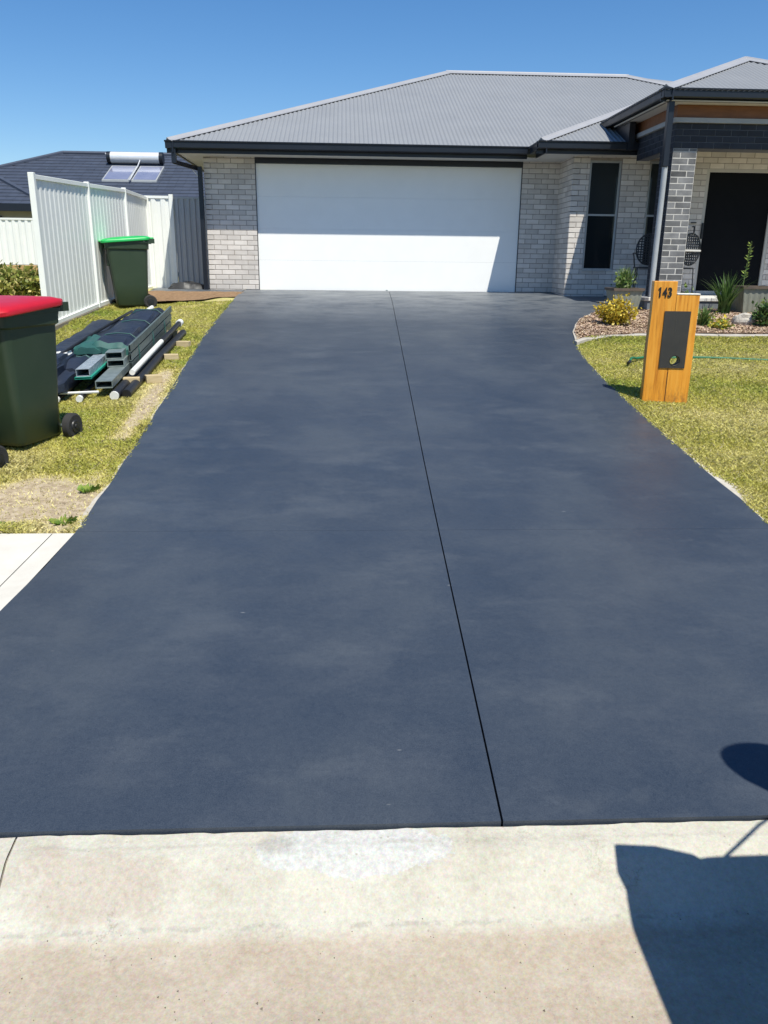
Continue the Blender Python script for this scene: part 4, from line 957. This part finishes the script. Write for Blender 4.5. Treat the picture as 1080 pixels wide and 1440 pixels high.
# ------------------------------------------------------------------ bundle of building parts on the lawn
A_ = Vector((-2.26, 7.22)); B_ = Vector((-2.46, 11.75)); dd = (B_-A_).normalized(); nn = Vector((dd.y, -dd.x))
def BP(s_, t_, h):
    s_ = s_*.76 if s_ > 0 else s_; q = A_+dd*s_+nn*t_; return (q.x, q.y, gg(q.x, q.y)+h)
def pack(name, label, cat, builds, group=None, at=(2, 0)):
    o = BP(at[0], at[1], 0); t = thing(name, label, cat, o, 0, group); MM = Matrix.Translation((-o[0], -o[1], -o[2]))
    for nm, b, m, kw in builds: b.xf(MM).build(nm, m, t, **kw)
    return t
def fab(s0, s1, t0, t1, h0, h1, sag=.02, seed=0, ns=34, nt_=14):
    b = MB(); R = []
    for i in range(ns+1):
        s_ = lerp(s0, s1, i/ns); ring = []; endf = min(1, .55+min(i, ns-i)*.20)
        for k in range(nt_*2):
            a = 2*math.pi*k/(nt_*2); ca, sa = math.cos(a), math.sin(a)
            sq = lambda c: math.copysign(abs(c)**.55, c)
            tt = (t0+t1)/2+(t1-t0)/2*sq(ca)*lerp(.9, 1, endf); hh = (h0+h1)/2+(h1-h0)/2*sq(sa)*endf
            j = float(vn(s_*1.0+seed, a*1.3, 2.4))-.5; j2 = float(vn(s_*.6+seed, a*2.5+9, 5.))-.5
            fold = .5*math.sin(s_*7+a*2+seed)*.5
            hh += (j*.05+j2*.022+fold*.018)*(1 if sa > -.2 else .2); tt += j2*.02
            ring.append(BP(s_, tt, hh))
        R.append(ring)
    return b.rings(R)
def chan(s0, s1, t0, t1, h0, h1, wall=.006, hs=0):
    """hollow rectangular steel section, open ends; hs = height added at far end"""
    b = MB()
    def ring(s_, i, dh): return [BP(s_, t0+i, h0+i+dh), BP(s_, t1-i, h0+i+dh), BP(s_, t1-i, h1-i+dh), BP(s_, t0+i, h1-i+dh)]
    n = 6; out = [ring(lerp(s0, s1, k/n), 0, hs*k/n) for k in range(n+1)]; inn = [ring(lerp(s1, s0, k/n), wall, hs*(n-k)/n) for k in range(n+1)]
    return b.rings(out+inn+[out[0]], cap=False)
pack('fabric_bundle', 'long navy fabric roll nearer the fence in the pile on the lawn', 'fabric roll', [('cover', fab(.35, 4.05, -.74, -.17, .08, .27, seed=1), FABN, dict(smooth=True)), ('band', fab(.9, 1.0, -.752, -.16, .078, .28, seed=1, ns=4), FABG, dict(smooth=True)), ('end_flap', fab(-.1, .5, -.72, -.2, .05, .22, seed=4, ns=10), FABN, dict(smooth=True))], 'fabric rolls in the pile')
pack('fabric_bundle', 'long navy fabric roll on top of the steel channels, nearer the driveway', 'fabric roll', [('cover', fab(1.05, 4.1, -.22, .17, .14, .37, seed=7), FABN, dict(smooth=True)), ('band', fab(1.02, 1.14, -.23, .175, .135, .378, seed=7, ns=4), FABG, dict(smooth=True))], 'fabric rolls in the pile')
for k, (s0, s1, t0, t1, h0, h1, lb) in enumerate(((.0, 4.0, .02, .17, .10, .165, 'lowest galvanised box section of the pile, its open end nearest the street'), (.75, 4.2, .0, .16, .168, .232, 'middle galvanised box section with open end, stacked on another'), (.80, 4.1, -.02, .14, .235, .30, 'upper galvanised box section with open end under the fabric roll'))):
    pack('steel_channel', lb, 'steel section', [('section', chan(s0, s1, t0, t1, h0, h1), GALV, {})], 'galvanised sections in the pile')
for k in range(3):
    pack('steel_channel', ('lower', 'middle', 'upper')[k]+' thin galvanised rail along the driveway side of the fabric roll', 'steel section', [('section', chan(.95, 4.15+.06*k, .178, .20, .10+.085*k, .17+.085*k, .003), RAILM, {})], 'thin rails on the side of the pile')
pack('roll_of_film', 'silver wrapped length with green edge between roll and channels', 'wrapped part', [('film', chan(.15, 1.35, -.17, -.05, .185, .255, .004), mat('silver_film', (.34, .38, .42), (.20, .24, .28), .25, 18, bstr=.5, bscale=30, bdist=.02), {}), ('edge', chan(.12, 1.0, -.18, -.03, .168, .186, .003), mat('green_edge', (.02, .28, .2), None, .4, 5), {})])
for k, s_ in enumerate((1.45, 2.5, 3.5)):
    pack('strap', ('first thin green strap over the fabric roll from the street', 'middle thin green strap over the fabric roll', 'far thin green strap over the fabric roll')[k], 'strap', [('strap', MB().tube([BP(s_, -.24, .20), BP(s_+.02, -.21, .33), BP(s_+.03, -.12, .385), BP(s_+.03, .0, .395), BP(s_+.02, .12, .38), BP(s_, .19, .33), BP(s_-.02, .207, .2), BP(s_-.03, .207, .10)], .006, 5), FABG, {})], 'straps round the fabric roll')
pack('white_pipe', 'long white plastic pipe on blocks along the driveway side of the pile', 'pipe', [('pipe', MB().tube([BP(.55, .26, .14), BP(2.55, .28, .14)], .027, 12), PVC, dict(smooth=True)), ('sleeve', MB().tube([BP(2.55, .28, .14), BP(4.0, .31, .15)], .031, 12), BLACK, dict(smooth=True)), ('coupling', MB().tube([BP(4.0, .31, .15), BP(4.13, .315, .15)], .042, 14), PVC, dict(smooth=True))])
pack('black_tube', 'long black plastic tube lying beneath the white pipe', 'pipe', [('pipe', MB().tube([BP(-.02, .29, .045), BP(2, .32, .05), BP(3.9, .37, .05)], .042, 12), BLACK, dict(smooth=True))])
pack('black_tube', 'thick black tube with white end at the street end of the pile', 'pipe', [('pipe', MB().tube([BP(-.08, .20, .05), BP(1.5, .22, .05), BP(3.6, .24, .05)], .045, 12), BLACK, dict(smooth=True)), ('end_cap', MB().tube([BP(-.10, .20, .052), BP(-.075, .20, .052)], .040, 14), PVC, dict(smooth=True))])
for (t_, nm) in ((-.10, 'middle'), (-.30, 'second from the fence'), (-.48, 'nearest the fence')):
    pack('black_tube', 'thin black tube with white cap under the pile, '+nm, 'pipe', [('pipe', MB().tube([BP(-.08, t_, .04), BP(3.4, t_+.01, .04)], .028, 10), BLACK, dict(smooth=True)), ('end_cap', MB().tube([BP(-.12, t_, .04), BP(-.085, t_, .04)], .030, 10), PVC, dict(smooth=True))])
pack('black_bar', 'thin white and black cross bar across the street end of the pile', 'bar', [('bar', MB().tube([BP(-.02, -.50, .075), BP(-.02, .05, .075)], .012, 6), PVC, {})])
pack('hose_coil', 'black corrugated tube curled at the near left end of the pile', 'tube', [('tube', MB().tube([BP(.25+.18*math.cos(a), -.36+.12*math.sin(a), .13+.02*a) for a in np.linspace(0, 4.5, 20)], .022, 8), BLACK, dict(smooth=True))])
for (s_, t_, rz_, lb) in ((.52, .255, 10, 'pale timber block holding the near end of the white pipe'), (.78, .42, 25, 'timber block lying flat on the grass nearest the street'), (2.05, .44, 15, 'timber block on the grass halfway along the pile'), (3.0, .47, -10, 'timber block under the far part of the black tube'), (3.75, .27, 5, 'small timber block near the far end of the pile')):
    p = BP(s_, t_, 0); t = tag(MB().box(-.075, .075, -.045, .045, 0, .075 if t_ > .3 else .10).build('timber_block', WOODB, bevel=.004), lb, 'timber block', 'timber blocks under the pile'); t.location = p; t.rotation_euler = (0, 0, math.radians(rz_))
b = MB()
for k in range(4): b.tube([BP(4.02+.04*k, -.05+.06*k, .20), BP(4.30-.03*k, -.05+.06*k, .25-.03*k)], .02, 8)
pack('loose_cloth', 'crumpled dark cloth bunched at the street end of the fabric roll nearer the fence', 'cloth', [('cloth', fab(-.05, .9, -.66, -.30, .16, .31, seed=21, ns=22), FABN, dict(smooth=True)), ('label_sheet', fab(.75, .95, -.5, -.36, .285, .31, seed=3, ns=6), PVC, dict(smooth=True))])
pack('loose_cloth', 'thin green netting draped between the two fabric rolls', 'cloth', [('net', fab(1.0, 1.9, -.36, -.08, .24, .345, seed=33, ns=18), FABG, dict(smooth=True))])
pack('black_tube', 'thin black tube along the top of the fabric roll nearer the fence', 'pipe', [('pipe', MB().tube([BP(.6, -.44, .30), BP(2, -.40, .315), BP(4.3, -.30, .30)], .018, 8), BLACK, dict(smooth=True))])
pack('pale_tube_bundle', 'bundle of pale tubes poking out of the far end of the pile', 'tubes', [('tube', MB().tube([BP(3.9, -.06+.07*k, .33-.05*k), BP(4.34-.03*k, -.05+.07*k, .33-.05*k)], .026, 8), PVC, dict(smooth=True)) for k in range(4)])

# ------------------------------------------------------------------ letterbox
LR = math.radians(-8)
lb = thing('letterbox', 'orange timber sleeper letterbox with number 143 and dark metal plate', 'letterbox', (2.93, 7.18, g(7.1)-.01), LR)
def sleeper(x0, x1, h):
    b = MB(); R = []
    for z in np.linspace(-.05, h, 14):
        w1, w2 = [.0022*math.sin(z*9+x0*30), .002*math.cos(z*7+x1*20)]
        R.append([(x0+w1, -.05, z), (x1+w2, -.05+.001, z), (x1+w2, .05, z), (x0+w1, .05, z)])
    return b.rings(R).build('sleeper', TIMBER, lb, bevel=.004, seg=2)
HX, HZ, HR = .048, .40, .047
sl1 = sleeper(-.203, -.0012, 1.09); sl2 = sleeper(.0012, .203, .975)
cut = MB().tube([(HX, -.2, HZ), (HX, .2, HZ)], HR-.001, 28).build('cutter', None)
for sl_ in (sl1, sl2):
    cut.parent = lb; md = sl_.modifiers.new('b', 'BOOLEAN'); md.object = cut; md.operation = 'DIFFERENCE'; md.solver = 'EXACT'
bpy.context.view_layer.update(); dg = bpy.context.evaluated_depsgraph_get()
for sl_ in (sl1, sl2):
    me = bpy.data.meshes.new_from_object(sl_.evaluated_get(dg)); sl_.modifiers.clear(); sl_.data = me
bpy.data.objects.remove(cut)
# plate with round hole
b = MB(); px0, px1, pz0, pz1 = -.086, .140, .335, .835; nseg = 32
ring = [(HX+HR*math.cos(2*math.pi*k/nseg), HZ+HR*math.sin(2*math.pi*k/nseg)) for k in range(nseg)]
def outer(k):
    a = 2*math.pi*k/nseg; dx, dz = math.cos(a), math.sin(a); ts = []
    if dx > 1e-6: ts.append((px1-HX)/dx)
    if dx < -1e-6: ts.append((px0-HX)/dx)
    if dz > 1e-6: ts.append((pz1-HZ)/dz)
    if dz < -1e-6: ts.append((pz0-HZ)/dz)
    t = min(ts); return (HX+dx*t, HZ+dz*t)
oring = [outer(k) for k in range(nseg)]
for c in ((px0, pz0), (px1, pz0), (px1, pz1), (px0, pz1)):
    k = min(range(nseg), key=lambda q: (oring[q][0]-c[0])**2+(oring[q][1]-c[1])**2); oring[k] = c
rr_ = [[(x, -.052, z) for x, z in ring], [(x, -.058, z) for x, z in ring], [(x, -.058, z) for x, z in oring], [(x, -.051, z) for x, z in oring]]
b.rings(rr_, cap=False); b.build('plate', PLATE, lb)
b = MB().rings([[(HX+r_*math.cos(2*math.pi*k/28), y, HZ+r_*math.sin(2*math.pi*k/28)) for k in range(28)] for (r_, y) in ((HR-.002, -.0595), (HR-.002, .05), (HR-.004, .05), (HR-.004, -.0595))] , cap=False); b.build('hole_rim', mat('tube_lining', (.10, .095, .085), None, .6, 9, bstr=.1), lb)
MB().box(.020, .0215, -.0595, -.0575, .66, .80).build('scratch', mat('scratch_metal', (.10, .095, .085), None, .4), lb)
MB().box(.004, .205, -.053, .055, .9755, .988).build('top_cap', mat('white_cap', (.78, .76, .70), (.60, .56, .50), .7, 25, bstr=.4), lb, bevel=.004)  # white slab along the top of the shorter sleeper
# numerals drawn as bold condensed outlines
def numeral(ch, x, w_, h, z0):
    cu = bpy.data.curves.new('numeral', 'FONT'); cu.body = ch; cu.size = 1; cu.extrude = .02; cu.offset = .030; cu.resolution_u = 6
    o = bpy.data.objects.new('numeral', cu); COL.objects.link(o); bpy.context.view_layer.update()
    me = bpy.data.meshes.new_from_object(o.evaluated_get(bpy.context.evaluated_depsgraph_get())); bpy.data.objects.remove(o)
    co = np.array([v.co[:] for v in me.vertices]); mn, mx = co.min(0), co.max(0)
    for v in me.vertices:
        u, t = (v.co.x-mn[0])/(mx[0]-mn[0]), (v.co.y-mn[1])/(mx[1]-mn[1]); d = v.co.z
        v.co = (x+u*w_, -.0535-d*.1, z0+t*h)
    me.materials.clear(); me.materials.append(NUMER); return link('numeral', me, lb)
MB().prism([(-.139, .952), (-.139, 1.038), (-.150, 1.038), (-.161, 1.026), (-.161, 1.013), (-.152, 1.018), (-.152, .952)], -.0555, -.0505, 1).build('numeral', NUMER, lb); numeral('4', -.124, .040, .086, .952); numeral('3', -.078, .034, .086, .952)
# foot chips
MB().box(-.003, .003, -.0515, -.0495, .02, .30).build('crack', mat('crack_dark', (.10, .04, .012), None, .9), lb)

# ------------------------------------------------------------------ hose
b = MB(); hp = [(3.09, 8.60), (3.13, 8.68), (3.22, 8.82), (3.40, 8.92), (3.7, 9.0), (4.1, 9.02), (4.5, 8.95), (4.9, 8.86), (5.6, 8.7), (6.5, 8.8)]
ts = np.linspace(0, len(hp)-1, 60); hx = np.interp(ts, range(len(hp)), [p[0] for p in hp]); hy = np.interp(ts, range(len(hp)), [p[1] for p in hp])
hx = np.convolve(np.pad(hx, 2, 'edge'), np.ones(5)/5, 'valid'); hy = np.convolve(np.pad(hy, 2, 'edge'), np.ones(5)/5, 'valid')
hb = thing('garden_hose', 'green garden hose lying across the right lawn behind the letterbox', 'hose', (3.07, 8.7, g(8.7)))
HO = Matrix.Translation((-3.07, -8.7, -g(8.7)))
b.tube([(x, y, g(y)+(.03*math.sin(min(1, i/14)*math.pi) if i < 14 else 0)+(.050 if i < 22 else .026)) for i, (x, y) in enumerate(zip(hx, hy))], .0135, 8).xf(HO).build('tube', HOSE, hb, smooth=True)
MB().tube([(3.06, 8.56, g(8.66)+.045), (3.10, 8.62, g(8.7)+.055)], .018, 8).xf(HO).build('fitting', BLACK, hb)

# ------------------------------------------------------------------ plants
def leafy(name, label, cat, loc, rx, ry, rz_, n, size, cols, group=None, stems=6, stem_h=None, shape=1.0, up_=.3):
    t = thing(name, label, cat, loc, random.uniform(0, 6), group); V = []; C = []
    tw = MB(); tips = []
    for k in range(stems*3):
        a = random.uniform(0, 6.28); r_ = random.random()**.5; tip = Vector((rx*r_*math.cos(a), ry*r_*math.sin(a), rz_*(1+math.sqrt(max(0, 1-r_*r_))*.9)*random.uniform(.6, 1)))
        tips.append(tip); tw.tube([(tip.x*.08, tip.y*.08, 0), (tip.x*.5, tip.y*.5, tip.z*.55), tip], [.008*size/.03+.002, .005, .002], 5, cap=False)
    for _ in range(n):
        tip = random.choice(tips); f = random.uniform(.35, 1.08)
        c = Vector((tip.x*(f**1.2), tip.y*(f**1.2), tip.z*f)); c += Vector([random.gauss(0, size*.9) for _ in range(3)]); c.z = max(c.z, .01)
        d = Vector((random.gauss(0, 1), random.gauss(0, 1), random.gauss(up_, .7))).normalized(); s_ = size*random.uniform(.6, 1.3); sd = d.orthogonal().normalized(); sd = (Matrix.Rotation(random.uniform(0, 6.28), 3, d) @ sd)
        wl = s_*.33; nr = d.cross(sd)*s_*.12
        V += [c, c+d*s_*.5+sd*wl+nr, c+d*s_, c+d*s_*.5-sd*wl+nr]
        col = random.choice(cols); k = random.uniform(.7, 1.25); C.append([q*k for q in col])
    V = np.array([tuple(v) for v in V]); me = colour_mesh('foliage', V, np.arange(len(V)).reshape(-1, 4), np.array(C), LEAF); link('foliage', me, t, 'stuff')
    tw.build('stems', mat('plant_stem', (.10, .075, .035), (.06, .05, .025), .8, 20, bstr=.2), t)
    return t
def strappy(name, label, cat, loc, n, h, spread, w_, cols, group=None):
    t = thing(name, label, cat, loc, 0, group); V = []; F = []; C = []; i = 0
    for k in range(n):
        a = random.uniform(0, 6.28); lean = random.random()**.8*spread; hh = h*random.uniform(.55, 1.05); bx_, by_ = [random.gauss(0, .03) for _ in range(2)]
        dx, dy = math.cos(a), math.sin(a); col = random.choice(cols); kk = random.uniform(.7, 1.2); pr_ = None; ns = 6
        for s_ in range(ns+1):
            f = s_/ns; r_ = lean*f**1.7*hh; z = hh*f*(1-.28*lean*f*f); ww = w_*(1-f**2)*.5+.0008
            V += [(bx_+dx*r_-dy*ww, by_+dy*r_+dx*ww, z), (bx_+dx*r_+dy*ww, by_+dy*r_-dx*ww, z)]
            if s_: F.append((i-2, i-1, i+1, i)); C.append([q*kk*(.8+.3*f) for q in col])
            i += 2
    link('leaves', colour_mesh('leaves', np.array(V), np.array(F), np.array(C), LEAF), t, 'stuff'); return t
G1, G2, G3 = (.06, .12, .03), (.11, .19, .045), (.22, .30, .08)
YL, YD = (.62, .46, .045), (.42, .30, .03)
leafy('yellow_shrub', 'golden yellow leafed low shrub in the bark bed left of the letterbox', 'shrub', (3.70, 11.0, g(11)+.03), .25, .18, .20, 2000, .045, [YL, YL, YD, (.70, .55, .10), (.35, .30, .04)])
leafy('white_flowered_shrub', 'dense green shrub in the planter beside the tall window', 'shrub', (4.22, 12.35, 1.26), .16, .13, .10, 500, .05, [G2, G3, (.28, .33, .14), G1], up_=1.2)
strappy('potted_grass_plant', 'upright pale green spiky leaves mixed into the planter by the window', 'plant', (4.24, 12.35, 1.26), 170, .36, .55, .018, [G3, G2, (.33, .38, .16)])
strappy('strappy_plant', 'large dark green strap-leafed plant in front of the right planter', 'plant', (5.68, 12.02, g(12.0)+.02), 170, .66, .75, .022, [G1, G2, (.06, .13, .035)], 'strappy plants in the bed')
strappy('strappy_plant', 'small strappy green plant just right of the letterbox', 'plant', (4.92, 10.98, g(11)+.02), 90, .34, .8, .018, [G1, G2, G3], 'strappy plants in the bed')
leafy('yellow_groundcover', 'small yellow-green low plant at the edging right of the letterbox', 'plant', (5.05, 10.72, g(10.7)+.03), .13, .08, .07, 380, .045, [(.40, .42, .05), YL, G3])
leafy('dark_leafed_plant', 'dark green leafy plant on bare stems at the right edge of the bed', 'shrub', (5.82, 11.0, g(11)+.03), .15, .12, .17, 320, .065, [G1, G2, (.05, .09, .03)], stems=4, up_=.8)
leafy('dark_leafed_plant', 'dark leafy shrub partly outside the right edge of the frame', 'shrub', (6.35, 11.6, g(11.6)+.03), .20, .16, .20, 420, .07, [G1, G2, G3], stems=5, up_=.8)
leafy('thin_stem_plant', 'thin upright seedling with few leaves behind the letterbox top', 'plant', (5.05, 12.05, g(12)+.03), .09, .07, .22, 60, .06, [G2, G3], stems=1, up_=.8)
# tall flower stem plant
t = thing('tall_stem_plant', 'tall single stem with green leaves standing before the dark porch door', 'plant', (6.05, 12.3, 1.32))
MB().tube([(0, 0, -.05), (.01, 0, .2), (.035, .01, .40), (.05, .01, .66)], [.007, .006, .005, .002], 6).build('stem', mat('green_stem', (.10, .16, .04), None, .6), t)
V = []; C = []
for k in range(90):
    f = random.uniform(.15, 1); c = Vector((.05*f, .01, .66*f)); d = Vector((random.gauss(0, 1), random.gauss(0, 1), random.uniform(.2, 1.2))).normalized(); sd = d.orthogonal().normalized(); s_ = random.uniform(.04, .085)*(1.1-.3*f)
    V += [c, c+d*s_*.5+sd*s_*.16, c+d*s_, c+d*s_*.5-sd*s_*.16]; C.append(random.choice([G2, G3, (.30, .38, .08)]))
link('leaves', colour_mesh('leaves', np.array([tuple(v) for v in V]), np.arange(len(V)).reshape(-1, 4), np.array(C), LEAF), t)
# left hedge bush behind the fence end
leafy('bush', 'olive green spiky bush behind the near end of the white fence', 'bush', (-5.45, 13.6, g(13.6)), .85, .40, .20, 5200, .085, [(.34, .34, .09), (.22, .26, .06), (.50, .44, .17), (.14, .17, .04)], stems=14, up_=1.0)

# planters
def planter(label, loc, w0, w1, h, rz_=0):
    t = thing('planter', label, 'planter', loc, rz_, 'square planters by the porch'); b = MB(); R = []
    for (w_, z) in ((w0, 0), (w1, h)):
        ring = []
        for side in range(4):
            a = side*math.pi/2; n = 20
            for k in range(n):
                u = (k/n*2-1)*w_/2; dep = w_/2-(.006 if (k // 2) % 2 else 0)*(0 if k in (0, n-1) else 1)
                x, y = u, -dep; ring.append((x*math.cos(a)-y*math.sin(a), x*math.sin(a)+y*math.cos(a), z))
        R.append(ring)
    b.rings(R); b.build('body', PLANT, t)
    b = MB(); e = w1/2+.02; i_ = w1/2-.03
    sq = lambda a, z: [(-a, -a, z), (a, -a, z), (a, a, z), (-a, a, z)]
    b.rings([sq(e, h-.002), sq(e, h+.035), sq(i_, h+.035), sq(i_, h-.03)], cap=False); b.build('rim', PLRIM, t)
    MB().quad(*sq(i_+.005, h-.005)).build('soil', SOIL, t); return t
planter('grey-green square planter holding a bushy plant beneath the tall window', (4.235, 12.33, g(12.33)+.02), .33, .43, .32)
planter('grey-green square planter in front of the dark porch door', (6.16, 12.22, g(12.22)+.02), .36, .48, .38)
# stones
def rock(label, loc, s_, seed):
    bm = bmesh.new(); bmesh.ops.create_icosphere(bm, subdivisions=3, radius=1)
    for v in bm.verts:
        n_ = float(vn(v.co.x*1.3+seed, v.co.y*1.3+v.co.z, 1.9)); v.co *= .75+.5*n_; v.co.x *= s_[0]; v.co.y *= s_[1]; v.co.z *= s_[2]
    me = bpy.data.meshes.new('rock'); bm.to_mesh(me); bm.free(); me.materials.append(STONE); o = link('rock', me); o.location = loc; return tag(o, label, 'rock', 'pale rocks in the bed')
rock('large pale rock beside the dark leafy plant in the bark bed', (5.58, 11.15, g(11.15)+.08), (.15, .11, .13), 1)
rock('small tan rock near the strappy plant in the bed', (5.30, 11.55, g(11.5)+.04), (.07, .06, .05), 5)
rock('small pale rock by the edging at the right of the bed', (5.95, 11.45, g(11.45)+.04), (.08, .06, .05), 9)

# wrought-iron chairs on the porch
def chair(label, loc, rz_):
    t = thing('patio_chair', label, 'chair', loc, rz_, 'black patio chairs on the porch')
    ring = [(.20*math.cos(a), .20, .72+.24*math.sin(a)) for a in np.linspace(0, 2*math.pi, 25)]
    bk = MB().tube(ring, .012, 6, cap=False); 
    for k in range(-4, 5): x = k*.042; h = .24*math.sqrt(1-(x/.2)**2); bk.tube([(x, .20, .72-h), (x, .20, .72+h)], .010, 5)
    for k in range(-5, 6): z = k*.04; w_ = .2*math.sqrt(1-(z/.24)**2); bk.tube([(-w_, .20, .72+z), (w_, .20, .72+z)], .010, 5)
    V = []
    bk.build('backrest', BLACK, t)
    MB().rings([[(.21*math.cos(a), .21*math.sin(a), z) for a in np.linspace(0, 2*math.pi, 25)[:-1]] for z in (.42, .445)]).build('seat', BLACK, t)
    for sx_ in (-1, 1):
        for sy_ in (-1, 1): MB().tube([(sx_*.17, sy_*.17, 0), (sx_*.15, sy_*.15, .43)], .010, 6).build('leg', BLACK, t)
        MB().tube([(sx_*.2, .2, .66), (sx_*.23, 0, .66), (sx_*.2, -.16, .62), (sx_*.17, -.17, .44)], .010, 6).build('armrest', BLACK, t)
    return t
chair('round-backed black iron chair half hidden behind the brick pier', (5.42, 13.25, 1.15), math.radians(200))
chair('round-backed black iron chair seen left of the pale downpipe', (5.0, 13.6, 1.15), math.radians(165))
tt = thing('patio_table', 'small round table with pale top standing between the porch chairs', 'table', (5.33, 12.95, 1.15))
MB().rings([[(.26*math.cos(a), .26*math.sin(a), z) for a in np.linspace(0, 2*math.pi, 29)[:-1]] for z in (.685, .71)]).build('table_top', TILEP, tt, bevel=.004)
MB().tube([(0, 0, .0), (0, 0, .686)], .02, 8).tube([(-.18, -.18, .01), (0, 0, .1), (.18, .18, .01)], .012, 6).tube([(.18, -.18, .01), (0, 0, .1), (-.18, .18, .01)], .012, 6).build('pedestal', BLACK, tt)

# ------------------------------------------------------------------ parked utility vehicle to the right of the photographer (casts the shadow at lower right)
vh = thing('parked_utility_vehicle', 'dark utility vehicle at the kerb whose bonnet and mirror shadow crosses the gutter', 'vehicle', (1.03, .52, -.13), math.radians(0))
W_ = .80
def vb(poly, y0, y1, name, m=VPAINT, bev=.03, parent=None): return MB().prism(poly, y0, y1, 1).build(name, m, parent or vh, bevel=bev, smooth=True)
vb([(.04, .50), (.10, .42), (.45, .42), (.50, .80), (1.05, .82), (1.10, .42), (3.3, .42), (3.32, .80), (4.0, .80), (4.05, .50), (4.3, .5), (4.3, 1.02), (1.25, 1.22), (.24, 1.19), (.02, 1.14)], -W_, W_, 'body')
vb([(1.25, 1.22), (1.62, 1.86), (1.75, 1.92), (2.75, 1.92), (2.85, 1.88), (2.9, 1.2)], -.70, .70, 'cab', bev=.04)
for y0 in (-.712, .702): vb([(1.42, 1.26), (1.70, 1.80), (2.7, 1.80), (2.72, 1.26)], y0, y0+.01, 'side_window', GLASS, 0)
MB().quad((1.30, -.6, 1.27), (1.30, .6, 1.27), (1.615, .58, 1.82), (1.615, -.58, 1.82)).xf(Matrix.Translation((-.012, 0, .01))).build('windscreen', GLASS, vh)
vb([(2.95, 1.0), (4.55, 1.0), (4.55, 1.35), (2.95, 1.35)], -.85, .85, 'tray', bev=.02)
for x in (.78, 3.66):
    for y in (-.70, .70):
        rr = [(.12, .10), (.30, .11), (.36, .09), (.37, 0), (.36, -.09), (.30, -.11), (.12, -.10)]
        wh = MB().rings([[(x+r_*math.cos(a), y+d_, .37+r_*math.sin(a)) for a in [2*math.pi*k/28 for k in range(28)]] for r_, d_ in rr]).build('wheel', RUBBER, vh, smooth=True)
        MB().rings([[(x+r_*math.cos(a), y+d_, .37+r_*math.sin(a)) for a in [2*math.pi*k/20 for k in range(20)]] for r_, d_ in ((.2, -.115), (.2, .115))]).build('rim', GALV, wh)
# raised wing corner near the front
vb([(-.02, 1.12), (-.02, 1.27), (.10, 1.25), (.20, 1.19), (.24, 1.1)], W_-.10, W_+.0, 'bull_bar_upright', bev=.01)
MB().tube([(.03, -.7, 1.26), (.03, .78, 1.26)], .03, 10).build('bull_bar', NAVY, vh, smooth=True)
MB().box(.85, .93, W_-.05, W_-.01, 1.22, 1.262).build('washer_nozzle', BLACK, vh)
MB().box(-.005, .02, -.5, .5, .75, 1.08).build('grille', BLACK, vh)
for y in (-.62, .62): MB().tube([(.0, y, .95), (.03, y, .95)], .10, 20).build('headlight', CHROME, vh)
# wing mirror on stalk
ws = MB().tube([(.28, .77, 1.20), (.46, .82, 1.34), (.66, .86, 1.48)], .0055, 8).build('mirror_stalk', BLACK, vh)
R = []
for (z, f) in ((1.34, .12), (1.42, .40), (1.55, .70), (1.68, .95), (1.78, 1.0), (1.85, .92), (1.885, .70), (1.895, .30)):
    cx_ = .675+(z-1.62)*.05; z -= .025; R.append([(cx_+.135*f*math.cos(a), .885+.085*f*math.sin(a), z) for a in [2*math.pi*k/20 for k in range(20)]])
MB().rings(R).build('mirror', BLACK, vh, smooth=True)
